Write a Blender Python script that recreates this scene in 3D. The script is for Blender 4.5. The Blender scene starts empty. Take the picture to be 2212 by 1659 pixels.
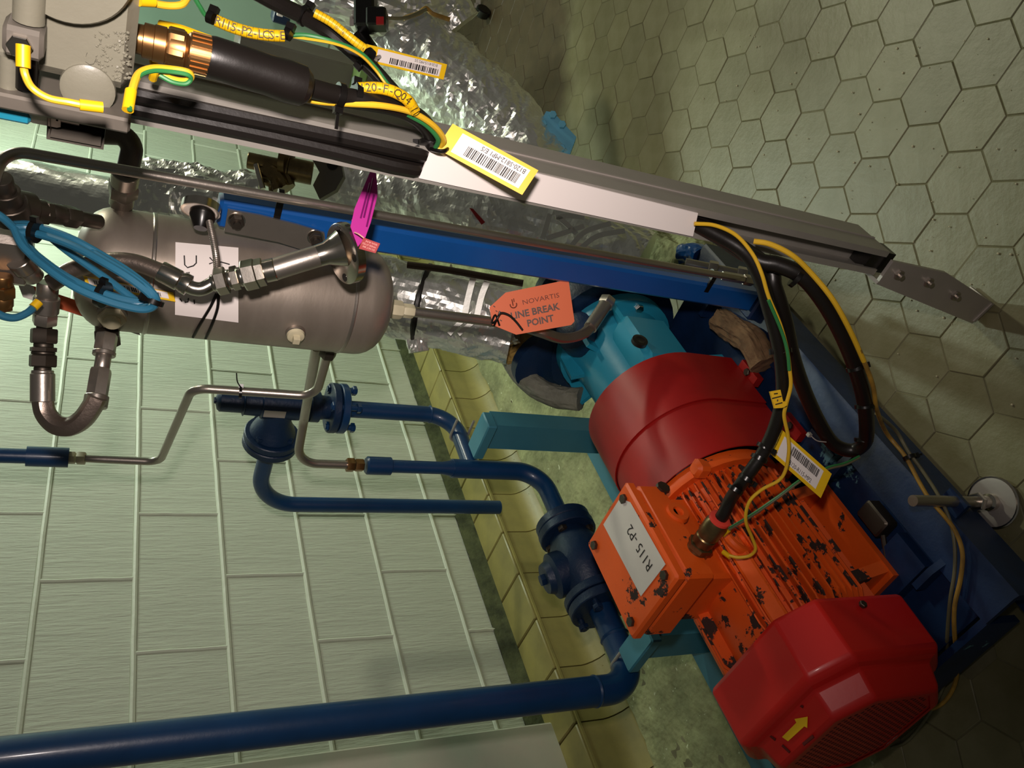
import bpy, math, random
from mathutils import Vector, Matrix, noise
random.seed(7)
sc = bpy.context.scene
COL = sc.collection
rad = math.radians

# ------------------------------------------------------------------ camera
F_PX, CX, CY = 1763.36, 1106.0, 829.5
CAM = Vector((0, 0, 1.33))
R_RIGHT = Vector((-0.30495886, -0.35268834, -0.88465305))
R_DOWN = Vector((-0.64848256, 0.75718915, -0.07832594))
R_FWD = Vector((0.69747434, 0.54979589, -0.45962378))
cam_d = bpy.data.cameras.new('camera')
cam_o = bpy.data.objects.new('camera', cam_d)
COL.objects.link(cam_o)
cam_d.sensor_width = 36.0
cam_d.lens = 36.0 * F_PX / 2212.0
cam_d.clip_start = 0.01
m = Matrix.Identity(4)
for i in range(3):
    m[i][0] = R_RIGHT[i]; m[i][1] = -R_DOWN[i]; m[i][2] = -R_FWD[i]; m[i][3] = CAM[i]
cam_o.matrix_world = m
sc.camera = cam_o

# ------------------------------------------------------------------ world, lights, exposure
wd = bpy.data.worlds.new('world'); sc.world = wd; wd.use_nodes = True
bg = wd.node_tree.nodes['Background']
bg.inputs[0].default_value = (0.62, 0.60, 0.52, 1); bg.inputs[1].default_value = 0.085
def area(name, loc, target, sx, sy, power, col):
    l = bpy.data.lights.new(name, 'AREA'); l.shape = 'RECTANGLE'; l.size = sx; l.size_y = sy
    l.energy = power; l.color = col
    o = bpy.data.objects.new(name, l); COL.objects.link(o)
    o.location = loc
    o.rotation_euler = (Vector(target) - Vector(loc)).to_track_quat('-Z', 'Y').to_euler()
    return o
area('ceiling_tube_far', (3.6, -0.10, 2.6), (1.2, 0.4, 0.0), 0.14, 0.36, 25, (1.0, 0.99, 0.76))
area('corner_tube', (3.2, 1.25, 2.2), (3.1, 1.45, 0.2), 0.7, 0.10, 31, (0.86, 1.0, 0.84))
torch = area('hand_torch', (0.085, -0.10, 1.375), (1.05, 0.62, 1.02), 0.05, 0.05, 4.3, (1.0, 0.87, 0.81))
torch.data.spread = rad(98)
sc.view_settings.view_transform = 'Standard'
sc.view_settings.look = 'None'
sc.view_settings.exposure = 0.0
sc.view_settings.gamma = 1.0
sc.view_settings.use_curve_mapping = False

# ------------------------------------------------------------------ pixel -> world helpers (each with its own true depth)
def ray(px, py): return R_RIGHT * ((px - CX) / F_PX) + R_DOWN * ((py - CY) / F_PX) + R_FWD
def W(px, py, w): return CAM + ray(px, py) * w
def AX(px, py, x): r = ray(px, py); return CAM + r * (x / r.x)
def AY(px, py, y): r = ray(px, py); return CAM + r * (y / r.y)
def AZ(px, py, z): r = ray(px, py); return CAM + r * ((z - CAM.z) / r.z)
def VZ(x, y, px):
    "point of the vertical through (x, y) that falls on image column px"
    c = Vector((x, y, 0)); u = (px - CX) / F_PX
    s = (c.dot(R_RIGHT) - u * c.dot(R_FWD)) / (u * R_FWD.z - R_RIGHT.z)
    return Vector((x, y, CAM.z + s))
def PJ(p):
    d = Vector(p) - CAM; w = d.dot(R_FWD)
    return CX + F_PX * d.dot(R_RIGHT) / w, CY + F_PX * d.dot(R_DOWN) / w, w
def V(*a): return Vector(a)

# ------------------------------------------------------------------ materials
def lin(h):
    h = h.lstrip('#'); o = []
    for i in (0, 2, 4):
        c = int(h[i:i+2], 16) / 255
        o.append(c / 12.92 if c <= .04045 else ((c + .055) / 1.055) ** 2.4)
    return (*o, 1)
MATS = {}
def mat(name, col, rough=.5, metal=0., var=.0, vscale=6., bump=0., bscale=60., stretch=(1, 1, 1), chip=None, cscale=25., cthr=.62, rw=False,
        col2=None, clear=0., rnd=0., bump2=0., b2scale=8., vcol=None, emis=0., spec=.5, trans=0.):
    M = bpy.data.materials.new(name); M.use_nodes = True
    nt = M.node_tree; N = nt.nodes; L = nt.links; b = N['Principled BSDF']
    b.inputs['Roughness'].default_value = rough; b.inputs['Metallic'].default_value = metal
    b.inputs['Specular IOR Level'].default_value = spec
    if clear: b.inputs['Coat Weight'].default_value = clear; b.inputs['Coat Roughness'].default_value = .12
    base = lin(col); b.inputs['Base Color'].default_value = base
    tc = N.new('ShaderNodeTexCoord'); mp = N.new('ShaderNodeMapping'); mp.inputs['Scale'].default_value = stretch
    L.new(tc.outputs['Object'], mp.inputs['Vector'])
    cur = None
    def nz(scale, detail=5., rg=.6, src=mp):
        n = N.new('ShaderNodeTexNoise'); n.inputs['Scale'].default_value = scale; n.inputs['Detail'].default_value = detail
        n.inputs['Roughness'].default_value = rg
        if rw:
            n.noise_dimensions = '4D'; q = N.new('ShaderNodeObjectInfo'); k = N.new('ShaderNodeMath'); k.operation = 'MULTIPLY'; k.inputs[1].default_value = 40.
            L.new(q.outputs['Random'], k.inputs[0]); L.new(k.outputs[0], n.inputs['W'])
        L.new(src.outputs[0] if src is mp else src, n.inputs['Vector']); return n
    def ramp(src, a, bb):
        r = N.new('ShaderNodeMapRange'); r.inputs['From Min'].default_value = a; r.inputs['From Max'].default_value = bb
        L.new(src, r.inputs['Value']); return r.outputs[0]
    def mix(fac, A, B):
        x = N.new('ShaderNodeMix'); x.data_type = 'RGBA'; L.new(fac, x.inputs[0])
        for s, i in ((A, 6), (B, 7)):
            if isinstance(s, tuple): x.inputs[i].default_value = s
            else: L.new(s, x.inputs[i])
        return x.outputs[2]
    cur = base
    if var:
        n = nz(vscale)
        c2 = lin(col2) if col2 else tuple(max(0, c * (1 - var)) for c in base[:3]) + (1,)
        cur = mix(ramp(n.outputs['Fac'], .35, .7), base, c2)
    if rnd:
        oi = N.new('ShaderNodeObjectInfo'); hs = N.new('ShaderNodeHueSaturation')
        r = N.new('ShaderNodeMapRange'); r.inputs['To Min'].default_value = 1 - rnd; r.inputs['To Max'].default_value = 1 + rnd
        L.new(oi.outputs['Random'], r.inputs['Value']); L.new(r.outputs[0], hs.inputs['Value'])
        if isinstance(cur, tuple): hs.inputs['Color'].default_value = cur
        else: L.new(cur, hs.inputs['Color'])
        cur = hs.outputs[0]
    hgt = None
    if chip:
        n = nz(cscale, 6., .65); fac = ramp(n.outputs['Fac'], cthr, cthr + .02)
        cur = mix(fac, cur, lin(chip)); hgt = fac
        rr = N.new('ShaderNodeMapRange'); rr.inputs['To Min'].default_value = rough; rr.inputs['To Max'].default_value = .8
        L.new(fac, rr.inputs['Value']); L.new(rr.outputs[0], b.inputs['Roughness'])
        if metal == 0 and clear:
            r2 = N.new('ShaderNodeMapRange'); r2.inputs['To Min'].default_value = clear; r2.inputs['To Max'].default_value = 0
            L.new(fac, r2.inputs['Value']); L.new(r2.outputs[0], b.inputs['Coat Weight'])
    if not isinstance(cur, tuple): L.new(cur, b.inputs['Base Color'])
    prev = None
    def addb(h, st, dist, inv=False):
        nonlocal prev
        bp = N.new('ShaderNodeBump'); bp.inputs['Strength'].default_value = st; bp.inputs['Distance'].default_value = dist
        bp.invert = inv; L.new(h, bp.inputs['Height'])
        if prev: L.new(prev, bp.inputs['Normal'])
        prev = bp.outputs[0]
    if bump: addb(nz(bscale).outputs['Fac'], bump, .004)
    if bump2: addb(nz(b2scale, 2.).outputs['Fac'], bump2, .02)
    if hgt: addb(hgt, .6, .001, True)
    if prev: L.new(prev, b.inputs['Normal'])
    if emis:
        b.inputs['Emission Color'].default_value = base; b.inputs['Emission Strength'].default_value = emis
    MATS[name] = M
    return M

mat('wall_paint', '#c6ccba', .55, var=.10, vscale=3., bump=.95, bscale=14., stretch=(9, 1, 1.0), bump2=.1, b2scale=5, rnd=.02)
mat('wall_smooth', '#b4bca8', .5, var=.15, vscale=5., col2='#c8bcae', bump=.15, bscale=40)
mat('mortar', '#d0d6c4', .5, var=.08, bump=.35, bscale=60)
mat('back_wall', '#d3dccf', .6, var=.06, vscale=2.)
mat('dark_mortar', '#59603e', .85, var=.35, vscale=20., bump=.8, bscale=60, col2='#343a25')
mat('ledge_tile', '#9c9154', .42, var=.3, vscale=9., col2='#857d4c', bump=.08, bscale=90, rnd=.06, chip='#7d7238', cscale=26, cthr=.68)
mat('grout', '#5d542c', .9)
mat('paver', '#858062', .42, var=.28, vscale=14., col2='#76714f', bump=.22, bscale=55, rnd=.085)
mat('paver_brown', '#57493a', .6, var=.5, vscale=9., col2='#3a2f22', bump=.3, bscale=40, rnd=.06)  # darker brown paver tone, mottled by noise
mat('paver_grout', '#807b60', .85, var=.4, vscale=10., col2='#5c583f')
mat('concrete', '#a3a578', .85, var=.55, vscale=9., col2='#6f7150', bump=1., bscale=45, bump2=.6, b2scale=22, chip='#d5d9b8', cscale=55, cthr=.66)
mat('slab', '#4c4a3c', .9)
mat('motor_orange', '#e65a16', .45, var=.12, vscale=6, bump=.12, bscale=60, chip='#2c1b14', cscale=15, cthr=.605)
mat('motor_fin', '#e25615', .45, var=.15, vscale=6, chip='#2c1912', cscale=24, cthr=.545, rw=True)
mat('cowl_red', '#c81814', .42, var=.08, vscale=5, clear=.12, bump=.06, bscale=25)
mat('guard_red', '#a3120f', .45, var=.12, vscale=5, col2='#850e0c', bump=.05, bscale=20)
mat('grille_dark', '#5d0907', .7)
mat('bearing_blue', '#2389a6', .35, var=.12, vscale=6, clear=.2, bump=.06, bscale=30)
mat('post_blue', '#0e529c', .33, var=.18, vscale=5, clear=.3, chip='#a9b4bd', cscale=18, cthr=.745)
mat('pipe_blue', '#0d3a66', .38, var=.25, vscale=8, clear=.2, bump=.1, bscale=50, chip='#9db2c4', cscale=30, cthr=.735)
mat('valve_blue', '#0b2848', .45, var=.3, vscale=10, bump=.3, bscale=70)
mat('skid_blue', '#0e2d57', .45, var=.35, vscale=6, col2='#081a33', bump=.2, bscale=30, chip='#5e8a93', cscale=7, cthr=.66)
mat('support_teal', '#3f7f92', .45, var=.15, vscale=6, bump=.08, bscale=40, chip='#1d3a44', cscale=22, cthr=.73)
mat('flange_sky', '#5fa6c4', .5, var=.12)
mat('stainless', '#b3aaa1', .34, .9, var=.15, vscale=7, bump=.06, bscale=120)
mat('tank_steel', '#b0a498', .42, .7, var=.18, vscale=5, col2='#998d81', bump=.10, bscale=12, stretch=(1, 1, 3))
mat('polished', '#c9c2b8', .2, 1., bump=.05, bscale=40)
mat('dull_steel', '#5d554d', .45, .9, var=.3, vscale=15)
mat('galv', '#aca79f', .42, .45, var=.15, vscale=8, bump=.05, bscale=60)
mat('galv_light', '#b8b0aa', .5, .5, var=.12, vscale=10)
mat('foil', '#ececE6', .30, .85, bump=.15, bscale=34.)
mat('foil_tape', '#e6e6de', .4, .15, bump=.2, bscale=30)
mat('black_rubber', '#171311', .36, bump=.06, bscale=80)
mat('black_plastic', '#0e0c0b', .28)
mat('brass', '#9c7448', .34, .9, var=.25, vscale=20)
mat('gland_steel', '#8a7650', .35, .9, var=.3, vscale=20, col2='#5a4c38')
mat('box_grey', '#7f7c6d', .4, var=.1, vscale=8, bump=.15, bscale=50, clear=.15)
mat('box_plate', '#746d64', .5, .3, var=.25, vscale=12)
mat('yellow', '#e8b80f', .42, var=.04)
mat('tag_yellow', '#f0c21c', .38)
mat('wire_yellow', '#e4b62c', .4, var=.1, vscale=20)
mat('wire_old', '#b98f36', .5, var=.35, vscale=25, col2='#7c5f2c')
mat('wire_green', '#2f7a41', .45)
mat('wire_grey', '#6f6a50', .5, var=.3, vscale=20)
mat('paper', '#efe6e2', .6)
mat('paper_dirty', '#cfcac3', .6, var=.1, vscale=12, chip='#6b6157', cscale=38, cthr=.74)
mat('ink', '#15120f', .6)
mat('ink_brown', '#3d2b06', .6)
mat('orange_card', '#f0764a', .55)
mat('card_ink', '#7b3c2a', .6)
mat('grey_ink', '#6d5750', .6)
mat('magenta', '#c22a98', .5)
mat('magenta_ink', '#7c1468', .5)
mat('red_tag', '#a5161a', .4)
mat('red_ink', '#f0b0a8', .5)
mat('teal_cable', '#2c6e8d', .42, var=.12, vscale=12)
mat('red_ring', '#e8463a', .45)
mat('hose', '#93847a', .34, .9, bump=.12, bscale=220)
mat('rag', '#7c5f42', .95, var=.6, vscale=12, col2='#463222', bump=1., bscale=40, bump2=1, b2scale=15)
mat('insul', '#a48745', .95, var=.4, vscale=30, bump=1., bscale=60)
mat('lag_grey', '#77786a', .7, var=.4, vscale=20, bump=.8, bscale=40)
mat('pale_green', '#a9c8b4', .5, var=.05)
mat('mid_green', '#7d9c5e', .6)
mat('panel_grey', '#6d675f', .5, var=.1)
mat('orange_part', '#c8531d', .5)
mat('cream', '#d8cfae', .5, var=.2, vscale=30)
mat('pipe_brown', '#4a3b2c', .8)  # even dark brown of the thin pipe

def floor_brown(M):
    "mottled dark brown mixed into the far paver colour, by world position"
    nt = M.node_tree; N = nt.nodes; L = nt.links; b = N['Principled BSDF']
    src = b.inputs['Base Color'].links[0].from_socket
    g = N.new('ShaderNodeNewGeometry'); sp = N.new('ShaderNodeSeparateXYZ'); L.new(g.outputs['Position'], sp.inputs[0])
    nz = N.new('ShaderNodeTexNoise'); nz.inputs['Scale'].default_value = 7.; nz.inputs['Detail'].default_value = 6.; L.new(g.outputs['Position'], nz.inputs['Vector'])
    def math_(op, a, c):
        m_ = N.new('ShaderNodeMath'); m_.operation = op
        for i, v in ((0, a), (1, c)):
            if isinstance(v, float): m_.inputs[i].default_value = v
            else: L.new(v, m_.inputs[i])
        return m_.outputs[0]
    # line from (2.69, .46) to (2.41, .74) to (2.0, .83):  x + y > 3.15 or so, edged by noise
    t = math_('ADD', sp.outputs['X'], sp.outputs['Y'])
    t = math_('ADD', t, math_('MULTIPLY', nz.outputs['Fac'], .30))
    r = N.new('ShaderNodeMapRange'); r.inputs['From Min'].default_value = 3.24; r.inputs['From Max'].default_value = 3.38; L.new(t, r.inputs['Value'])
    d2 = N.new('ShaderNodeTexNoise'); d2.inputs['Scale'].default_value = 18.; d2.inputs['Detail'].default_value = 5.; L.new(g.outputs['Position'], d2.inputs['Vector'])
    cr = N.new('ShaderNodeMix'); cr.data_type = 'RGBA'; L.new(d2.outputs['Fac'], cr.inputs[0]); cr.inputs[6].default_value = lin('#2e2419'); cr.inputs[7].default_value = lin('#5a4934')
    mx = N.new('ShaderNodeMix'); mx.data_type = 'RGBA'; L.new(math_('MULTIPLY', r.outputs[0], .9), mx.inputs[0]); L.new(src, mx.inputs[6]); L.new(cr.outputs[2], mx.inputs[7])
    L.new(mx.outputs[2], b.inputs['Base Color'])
floor_brown(MATS['paver']); floor_brown(MATS['paver_grout'])  # pavers and grout turn darker brown beyond a diagonal, noise-edged line

# ------------------------------------------------------------------ mesh builder
class MB:
    def __init__(s): s.v = []; s.f = []
    def add(s, vs, fs):
        o = len(s.v); s.v += [Vector(p) for p in vs]; s.f += [tuple(i + o for i in f) for f in fs]; return s
    def box(s, c, sx, sy, sz, u=None, v=None, n=None):
        "box centred at c with axes u, v, n"
        u = Vector(u or (1, 0, 0)); v = Vector(v or (0, 1, 0)); n = Vector(n or (0, 0, 1)); c = Vector(c)
        P = [c + u * (a * sx / 2) + v * (b * sy / 2) + n * (d * sz / 2) for d in (-1, 1) for b in (-1, 1) for a in (-1, 1)]
        return s.add(P, [(0, 2, 3, 1), (4, 5, 7, 6), (0, 1, 5, 4), (2, 6, 7, 3), (0, 4, 6, 2), (1, 3, 7, 5)])
    def bbox(s, x0, x1, y0, y1, z0, z1):
        return s.box(((x0+x1)/2, (y0+y1)/2, (z0+z1)/2), x1-x0, y1-y0, z1-z0)
    def bevbox(s, c, sx, sy, sz, b, u=None, v=None, n=None):
        "box with bevelled edges"
        u = Vector(u or (1, 0, 0)); v = Vector(v or (0, 1, 0)); n = Vector(n or (0, 0, 1)); c = Vector(c)
        poly = []
        hx, hy = sx/2, sy/2
        for (x, y) in ((hx-b, -hy), (hx, -hy+b), (hx, hy-b), (hx-b, hy), (-hx+b, hy), (-hx, hy-b), (-hx, -hy+b), (-hx+b, -hy)): poly.append((x, y))
        def ring(k, z):
            q = []
            for x, y in poly: q.append(c + u * (x * k[0]) + v * (y * k[1]) + n * z)
            return q
        ki = ((hx-b)/hx, (hy-b)/hy)
        rings = [ring(ki, -sz/2), ring((1, 1), -sz/2+b), ring((1, 1), sz/2-b), ring(ki, sz/2)]
        P = sum(rings, []); Fs = [tuple(range(7, -1, -1)), tuple(24 + i for i in range(8))]
        for r in range(3):
            for i in range(8): Fs.append((r*8+i, r*8+(i+1) % 8, (r+1)*8+(i+1) % 8, (r+1)*8+i))
        return s.add(P, Fs)
    def prism(s, pts, t):
        "polygon pts (3D) extruded by vector t"
        pts = [Vector(p) for p in pts]; t = Vector(t); n = len(pts)
        return s.add(pts + [p + t for p in pts], [tuple(range(n-1, -1, -1)), tuple(range(n, 2*n))] + [(i, (i+1) % n, n+(i+1) % n, n+i) for i in range(n)])
    def lathe(s, p, d, prof, seg=24, rot=0., ref=None, cap=True):
        "revolve (t, r) profile about the line p + t d"
        p = Vector(p); d = Vector(d).normalized()
        a = Vector(ref) if ref else (Vector((0, 0, 1)) if abs(d.z) < .9 else Vector((1, 0, 0)))
        e1 = (a - d * a.dot(d)).normalized(); e2 = d.cross(e1)
        P = []; Fs = []; n = len(prof)
        for t, r in prof:
            for i in range(seg):
                an = rot + 2 * math.pi * i / seg
                P.append(p + d * t + (e1 * math.cos(an) + e2 * math.sin(an)) * r)
        for k in range(n - 1):
            for i in range(seg):
                j = (i + 1) % seg
                Fs.append((k*seg+i, k*seg+j, (k+1)*seg+j, (k+1)*seg+i))
        if cap and prof[0][1] > 1e-6: Fs.append(tuple(range(seg-1, -1, -1)))
        if cap and prof[-1][1] > 1e-6: Fs.append(tuple((n-1)*seg + i for i in range(seg)))
        return s.add(P, Fs)
    def cyl(s, p, q, r, seg=20, r2=None):
        p = Vector(p); q = Vector(q); d = q - p
        return s.lathe(p, d, [(0, r), (d.length, r if r2 is None else r2)], seg)
    def tube(s, path, r, seg=12, cap=True, squash=None, rfun=None):
        path = [Vector(p) for p in path]; n = len(path)
        T = []
        for i in range(n):
            a = path[max(0, i-1)]; b = path[min(n-1, i+1)]
            T.append((b - a).normalized())
        ref = Vector((0, 0, 1)) if abs(T[0].z) < .9 else Vector((0, 1, 0))
        e1 = (ref - T[0] * ref.dot(T[0])).normalized()
        P = []; Fs = []
        for i in range(n):
            e1 = (e1 - T[i] * e1.dot(T[i])).normalized(); e2 = T[i].cross(e1)
            rr = r[i] if isinstance(r, (list, tuple)) else r
            for k in range(seg):
                an = 2 * math.pi * k / seg
                q = rr if rfun is None else rr * rfun(i, k, an)
                P.append(path[i] + (e1 * math.cos(an) + e2 * math.sin(an)) * q)
        for i in range(n - 1):
            for k in range(seg):
                j = (k + 1) % seg
                Fs.append((i*seg+k, i*seg+j, (i+1)*seg+j, (i+1)*seg+k))
        if cap: Fs += [tuple(range(seg-1, -1, -1)), tuple((n-1)*seg + i for i in range(seg))]
        return s.add(P, Fs)

def smooth_path(pts, n=8):
    pts = [Vector(p) for p in pts]; out = []
    q = [pts[0] * 2 - pts[1]] + pts + [pts[-1] * 2 - pts[-2]]
    for i in range(1, len(q) - 2):
        p0, p1, p2, p3 = q[i-1:i+3]
        for k in range(n):
            t = k / n
            out.append(.5 * ((2*p1) + (p2-p0)*t + (2*p0-5*p1+4*p2-p3)*t*t + (3*p1-p0-3*p2+p3)*t**3))
    out.append(pts[-1]); return out
def fillet(pts, r, n=8):
    pts = [Vector(p) for p in pts]; out = [pts[0]]
    for i in range(1, len(pts) - 1):
        a = (pts[i-1] - pts[i]); b = (pts[i+1] - pts[i]); la, lb = a.length, b.length; a.normalize(); b.normalize()
        ang = a.angle(b); rr = r[i-1] if isinstance(r, (list, tuple)) else r
        t = min(rr / math.tan(ang / 2), la * .49, lb * .49); rr = t * math.tan(ang / 2)
        bis = (a + b).normalized(); c = pts[i] + bis * (rr / math.sin(ang / 2))
        s0 = pts[i] + a * t - c; s1 = pts[i] + b * t - c
        tot = s0.angle(s1); ax = s0.cross(s1).normalized()
        for k in range(n + 1):
            out.append(c + (Matrix.Rotation(tot * k / n, 3, ax) @ s0))
    out.append(pts[-1]); return out

ROOTLOC = {}
def finish(o, label=None, cat=None, group=None, kind=None):
    if label: o['label'] = label
    if cat: o['category'] = cat
    if group: o['group'] = group
    if kind: o['kind'] = kind
    return o
def thing(name, loc, label, cat, group=None):
    o = bpy.data.objects.new(name, None); COL.objects.link(o); o.location = loc; o.empty_display_size = .02
    ROOTLOC[o.name] = Vector(loc)
    return finish(o, label, cat, group)
def obj(name, mb, material, parent=None, label=None, cat=None, group=None, kind=None, smooth=35, loc=None):
    "one mesh object; world-space verts become relative to the root it hangs from"
    if parent is not None: base = ROOTLOC[parent.name]
    elif loc is not None: base = Vector(loc)
    else:
        xs = [v.x for v in mb.v]; ys = [v.y for v in mb.v]; zs = [v.z for v in mb.v]
        base = Vector(((min(xs)+max(xs))/2, (min(ys)+max(ys))/2, min(zs)))
    me = bpy.data.meshes.new(name)
    me.from_pydata([tuple(v - base) for v in mb.v], [], mb.f); me.update()
    if smooth:
        me.shade_smooth(); me.set_sharp_from_angle(angle=rad(smooth))
    mm = MATS[material] if isinstance(material, str) else material
    me.materials.append(mm)
    o = bpy.data.objects.new(name, me); COL.objects.link(o)
    if parent is None: o.location = base
    else: o.parent = parent
    ROOTLOC[o.name] = base
    return finish(o, label, cat, group, kind)
def text_mb(body, quad, u0, v0, size, align='LEFT', aspect=1., bold=0., lift=.0006, spacing=1.):
    "letters laid affinely into a quad (origin, U vector, V vector): u0, v0 fraction, size as a fraction of |V|"
    cu = bpy.data.curves.new('t', 'FONT'); cu.body = body; cu.size = 1.; cu.align_x = align; cu.offset = bold; cu.space_character = spacing
    cu.resolution_u = 2
    ob = bpy.data.objects.new('t', cu); COL.objects.link(ob)
    me = bpy.data.meshes.new_from_object(ob)
    O, U, Vv = quad; n = U.cross(Vv).normalized()
    if n.dot(CAM - O) < 0: n = -n
    un, vn = U.normalized(), Vv.normalized(); L = Vv.length * size
    P = [O + U * u0 + Vv * v0 + un * (p.co.x * L * aspect) + vn * (p.co.y * L) + n * lift for p in me.vertices]
    mb = MB(); mb.add(P, [tuple(p.vertices) for p in me.polygons])
    bpy.data.objects.remove(ob); bpy.data.curves.remove(cu); bpy.data.meshes.remove(me)
    return mb
def qrect(quad, u0, u1, v0, v1, t=.0004, lift=.0003, mb=None):
    O, U, Vv = quad; n = U.cross(Vv).normalized()
    if n.dot(CAM - O) < 0: n = -n
    pts = [O + U*a + Vv*b + n*lift for a, b in ((u0, v0), (u1, v0), (u1, v1), (u0, v1))]
    return (mb or MB()).prism(pts, n * t)
def barcode(quad, u0, u1, v0, v1, n=34, seed=1, lift=.0009):
    rg = random.Random(seed); mb = MB(); ws = [rg.choice((1, 1, 1.6, 2.4)) for _ in range(2*n)]; tot = sum(ws); p = u0
    for i, x in enumerate(ws):
        q = p + (u1-u0) * x / tot
        if i % 2 == 0: qrect(quad, p, q, v0, v1, .0002, lift, mb)
        p = q
    return mb
def hexnut(p, d, r, h, mb=None, rot=0.):
    return (mb or MB()).lathe(p, d, [(0, r*.93), (h*.12, r), (h*.88, r), (h, r*.9)], 6, rot)
def ziptie(name, c, d, r, parent, width=.004, head=None, tail=None, material='black_plastic'):
    "strap ring about point c with axis d plus its locking head"
    d = Vector(d).normalized(); mb = MB()
    mb.lathe(Vector(c) - d*width/2, d, [(0, r), (0, r+.0016), (width, r+.0016), (width, r)], 16)
    if head is not None:
        h = Vector(head).normalized(); h = (h - d*h.dot(d)).normalized()
        mb.box(Vector(c) + h*(r+.003), .008, .006, .007, d, d.cross(h), h)
        if tail: mb.box(Vector(c) + h*(r+.003+tail/2) , .003, .0015, tail, d, d.cross(h), h)
    return obj(name, mb, material, parent)

# ================================================================== SETTING
def inst(name, me, parent, loc, rot=(0, 0, 0), kind=None):
    o = bpy.data.objects.new(name, me); COL.objects.link(o); o.parent = parent
    o.location = Vector(loc) - ROOTLOC[parent.name]; o.rotation_euler = rot
    if kind: o['kind'] = kind
    return o
def rawmesh(name, mb, material, smooth=35):
    me = bpy.data.meshes.new(name); me.from_pydata([tuple(v) for v in mb.v], [], mb.f); me.update()
    if smooth: me.shade_smooth(); me.set_sharp_from_angle(angle=rad(smooth))
    me.materials.append(MATS[material]); return me

WALL_Y = 1.92
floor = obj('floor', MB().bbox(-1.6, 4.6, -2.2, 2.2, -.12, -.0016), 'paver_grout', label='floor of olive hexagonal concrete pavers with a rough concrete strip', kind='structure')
# hexagonal pavers
S = .0631
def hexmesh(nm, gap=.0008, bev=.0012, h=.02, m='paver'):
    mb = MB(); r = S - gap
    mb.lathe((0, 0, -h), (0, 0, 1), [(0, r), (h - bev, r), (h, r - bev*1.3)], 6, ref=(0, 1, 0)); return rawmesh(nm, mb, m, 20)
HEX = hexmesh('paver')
cells = []
for j in range(-10, 12):
    for i in range(-16, 34):
        x = 1.2685 + (i + (.5 if j % 2 else 0)) * S * math.sqrt(3); y = .151 + j * S * 1.5
        if y > 1.10 or x < .0: continue
        if x > 4.1: continue
        px, py, w = PJ((x, y, 0))
        if w < .2 or not (-80 < px < 2300 and -90 < py < 1750): continue
        if y > .69 and .42 < x < 1.35: continue
        cells.append((w, x, y))
cells.sort()
rg = random.Random(3)
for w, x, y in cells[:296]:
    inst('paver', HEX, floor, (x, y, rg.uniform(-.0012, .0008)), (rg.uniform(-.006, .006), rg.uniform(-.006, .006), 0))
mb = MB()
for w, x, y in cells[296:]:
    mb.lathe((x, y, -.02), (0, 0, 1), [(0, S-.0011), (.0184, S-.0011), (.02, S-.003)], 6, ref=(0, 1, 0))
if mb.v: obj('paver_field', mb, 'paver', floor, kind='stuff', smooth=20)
# rough concrete strip between the pavers and the kerb
mb = MB(); nx, ny = 150, 46; P = []; Fs = []
for j in range(ny + 1):
    for i in range(nx + 1):
        x = .05 + 3.4 * i / nx; y = 1.09 + .68 * j / ny
        z = .006 * noise.noise(V(x*9, y*9, 0)) + .004 * noise.noise(V(x*31, y*31, 2)) + .003 * noise.noise(V(x*70, y*70, 5))
        if j in (0,): z = -.01
        P.append(V(x, y, z + .002))
for j in range(ny):
    for i in range(nx):
        a = j*(nx+1)+i; Fs.append((a, a+1, a+nx+2, a+nx+1))
mb.add(P, Fs); obj('concrete_strip', mb, 'concrete', floor, smooth=50)
# gravel crumbs on the pavers
mb = MB()
for k in range(150):
    px = rg.uniform(1500, 2200); py = rg.uniform(60, 560) if k % 3 else rg.uniform(500, 900)
    p = AZ(px, py, .001); r = rg.uniform(.0007, .0024)
    if p.y > .56: continue
    mb.lathe(p, (rg.uniform(-.3, .3), rg.uniform(-.3, .3), 1), [(0, r), (r*.8, r*.8), (r*1.2, .0)], 5)
obj('grit', mb, 'cream', floor, kind='stuff', smooth=0)

# block wall
wall = obj('wall_left', MB().bbox(-.9, 4.3, WALL_Y + .012, 2.12, 0, 3.0), 'mortar', label='pale green painted concrete block wall', kind='structure')
BH, BL, BZ0 = .2235, .4485, .2855
def blockmesh(w, h, nm='block'):
    return rawmesh(nm, MB().bevbox((0, .02, 0), w, .04, h, .004), 'wall_paint', 30)
BM = {}
for k in range(-1, 11):
    z0 = BZ0 + BH * k + .004; z1 = BZ0 + BH * (k + 1) - .004
    if k == -1: z0 = .195
    off = 1.471 if k % 2 == 0 else 1.2467
    for i in range(-4, 8):
        x0 = off + BL * i + .004; x1 = off + BL * (i + 1) - .004
        if x0 > 4.25 or x1 < -.2: continue
        key = (round(x1-x0, 3), round(z1-z0, 3))
        if key not in BM: BM[key] = blockmesh(x1-x0, z1-z0)
        inst('block', BM[key], wall, ((x0+x1)/2, WALL_Y + rg.uniform(0, .0015), (z0+z1)/2))
        mb = MB(); xx = x1 + .004
        mb.tube([V(xx + rg.uniform(-.001, .001), WALL_Y + .003, z0 - .003 + (z1-z0+.006) * t / 6) for t in range(7)], .0062, 8)
        obj('head_joint', mb, 'mortar', wall)
    mb = MB(); n = 60
    mb.tube([V(-.8 + 5. * t / n, WALL_Y + .003, BZ0 + BH*k + .0016 * noise.noise(V(t*.9, k*3.1, 0))) for t in range(n+1)], .0078, 8)
    if k > -1: obj('bed_joint', mb, 'mortar', wall)
# smooth pilaster
obj('wall_pilaster', MB().bevbox((.395, 1.95, 1.5), 1.05, .15, 2.72, .006), 'wall_smooth', label='smooth plastered pilaster standing on the tiled kerb', kind='structure')
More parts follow.
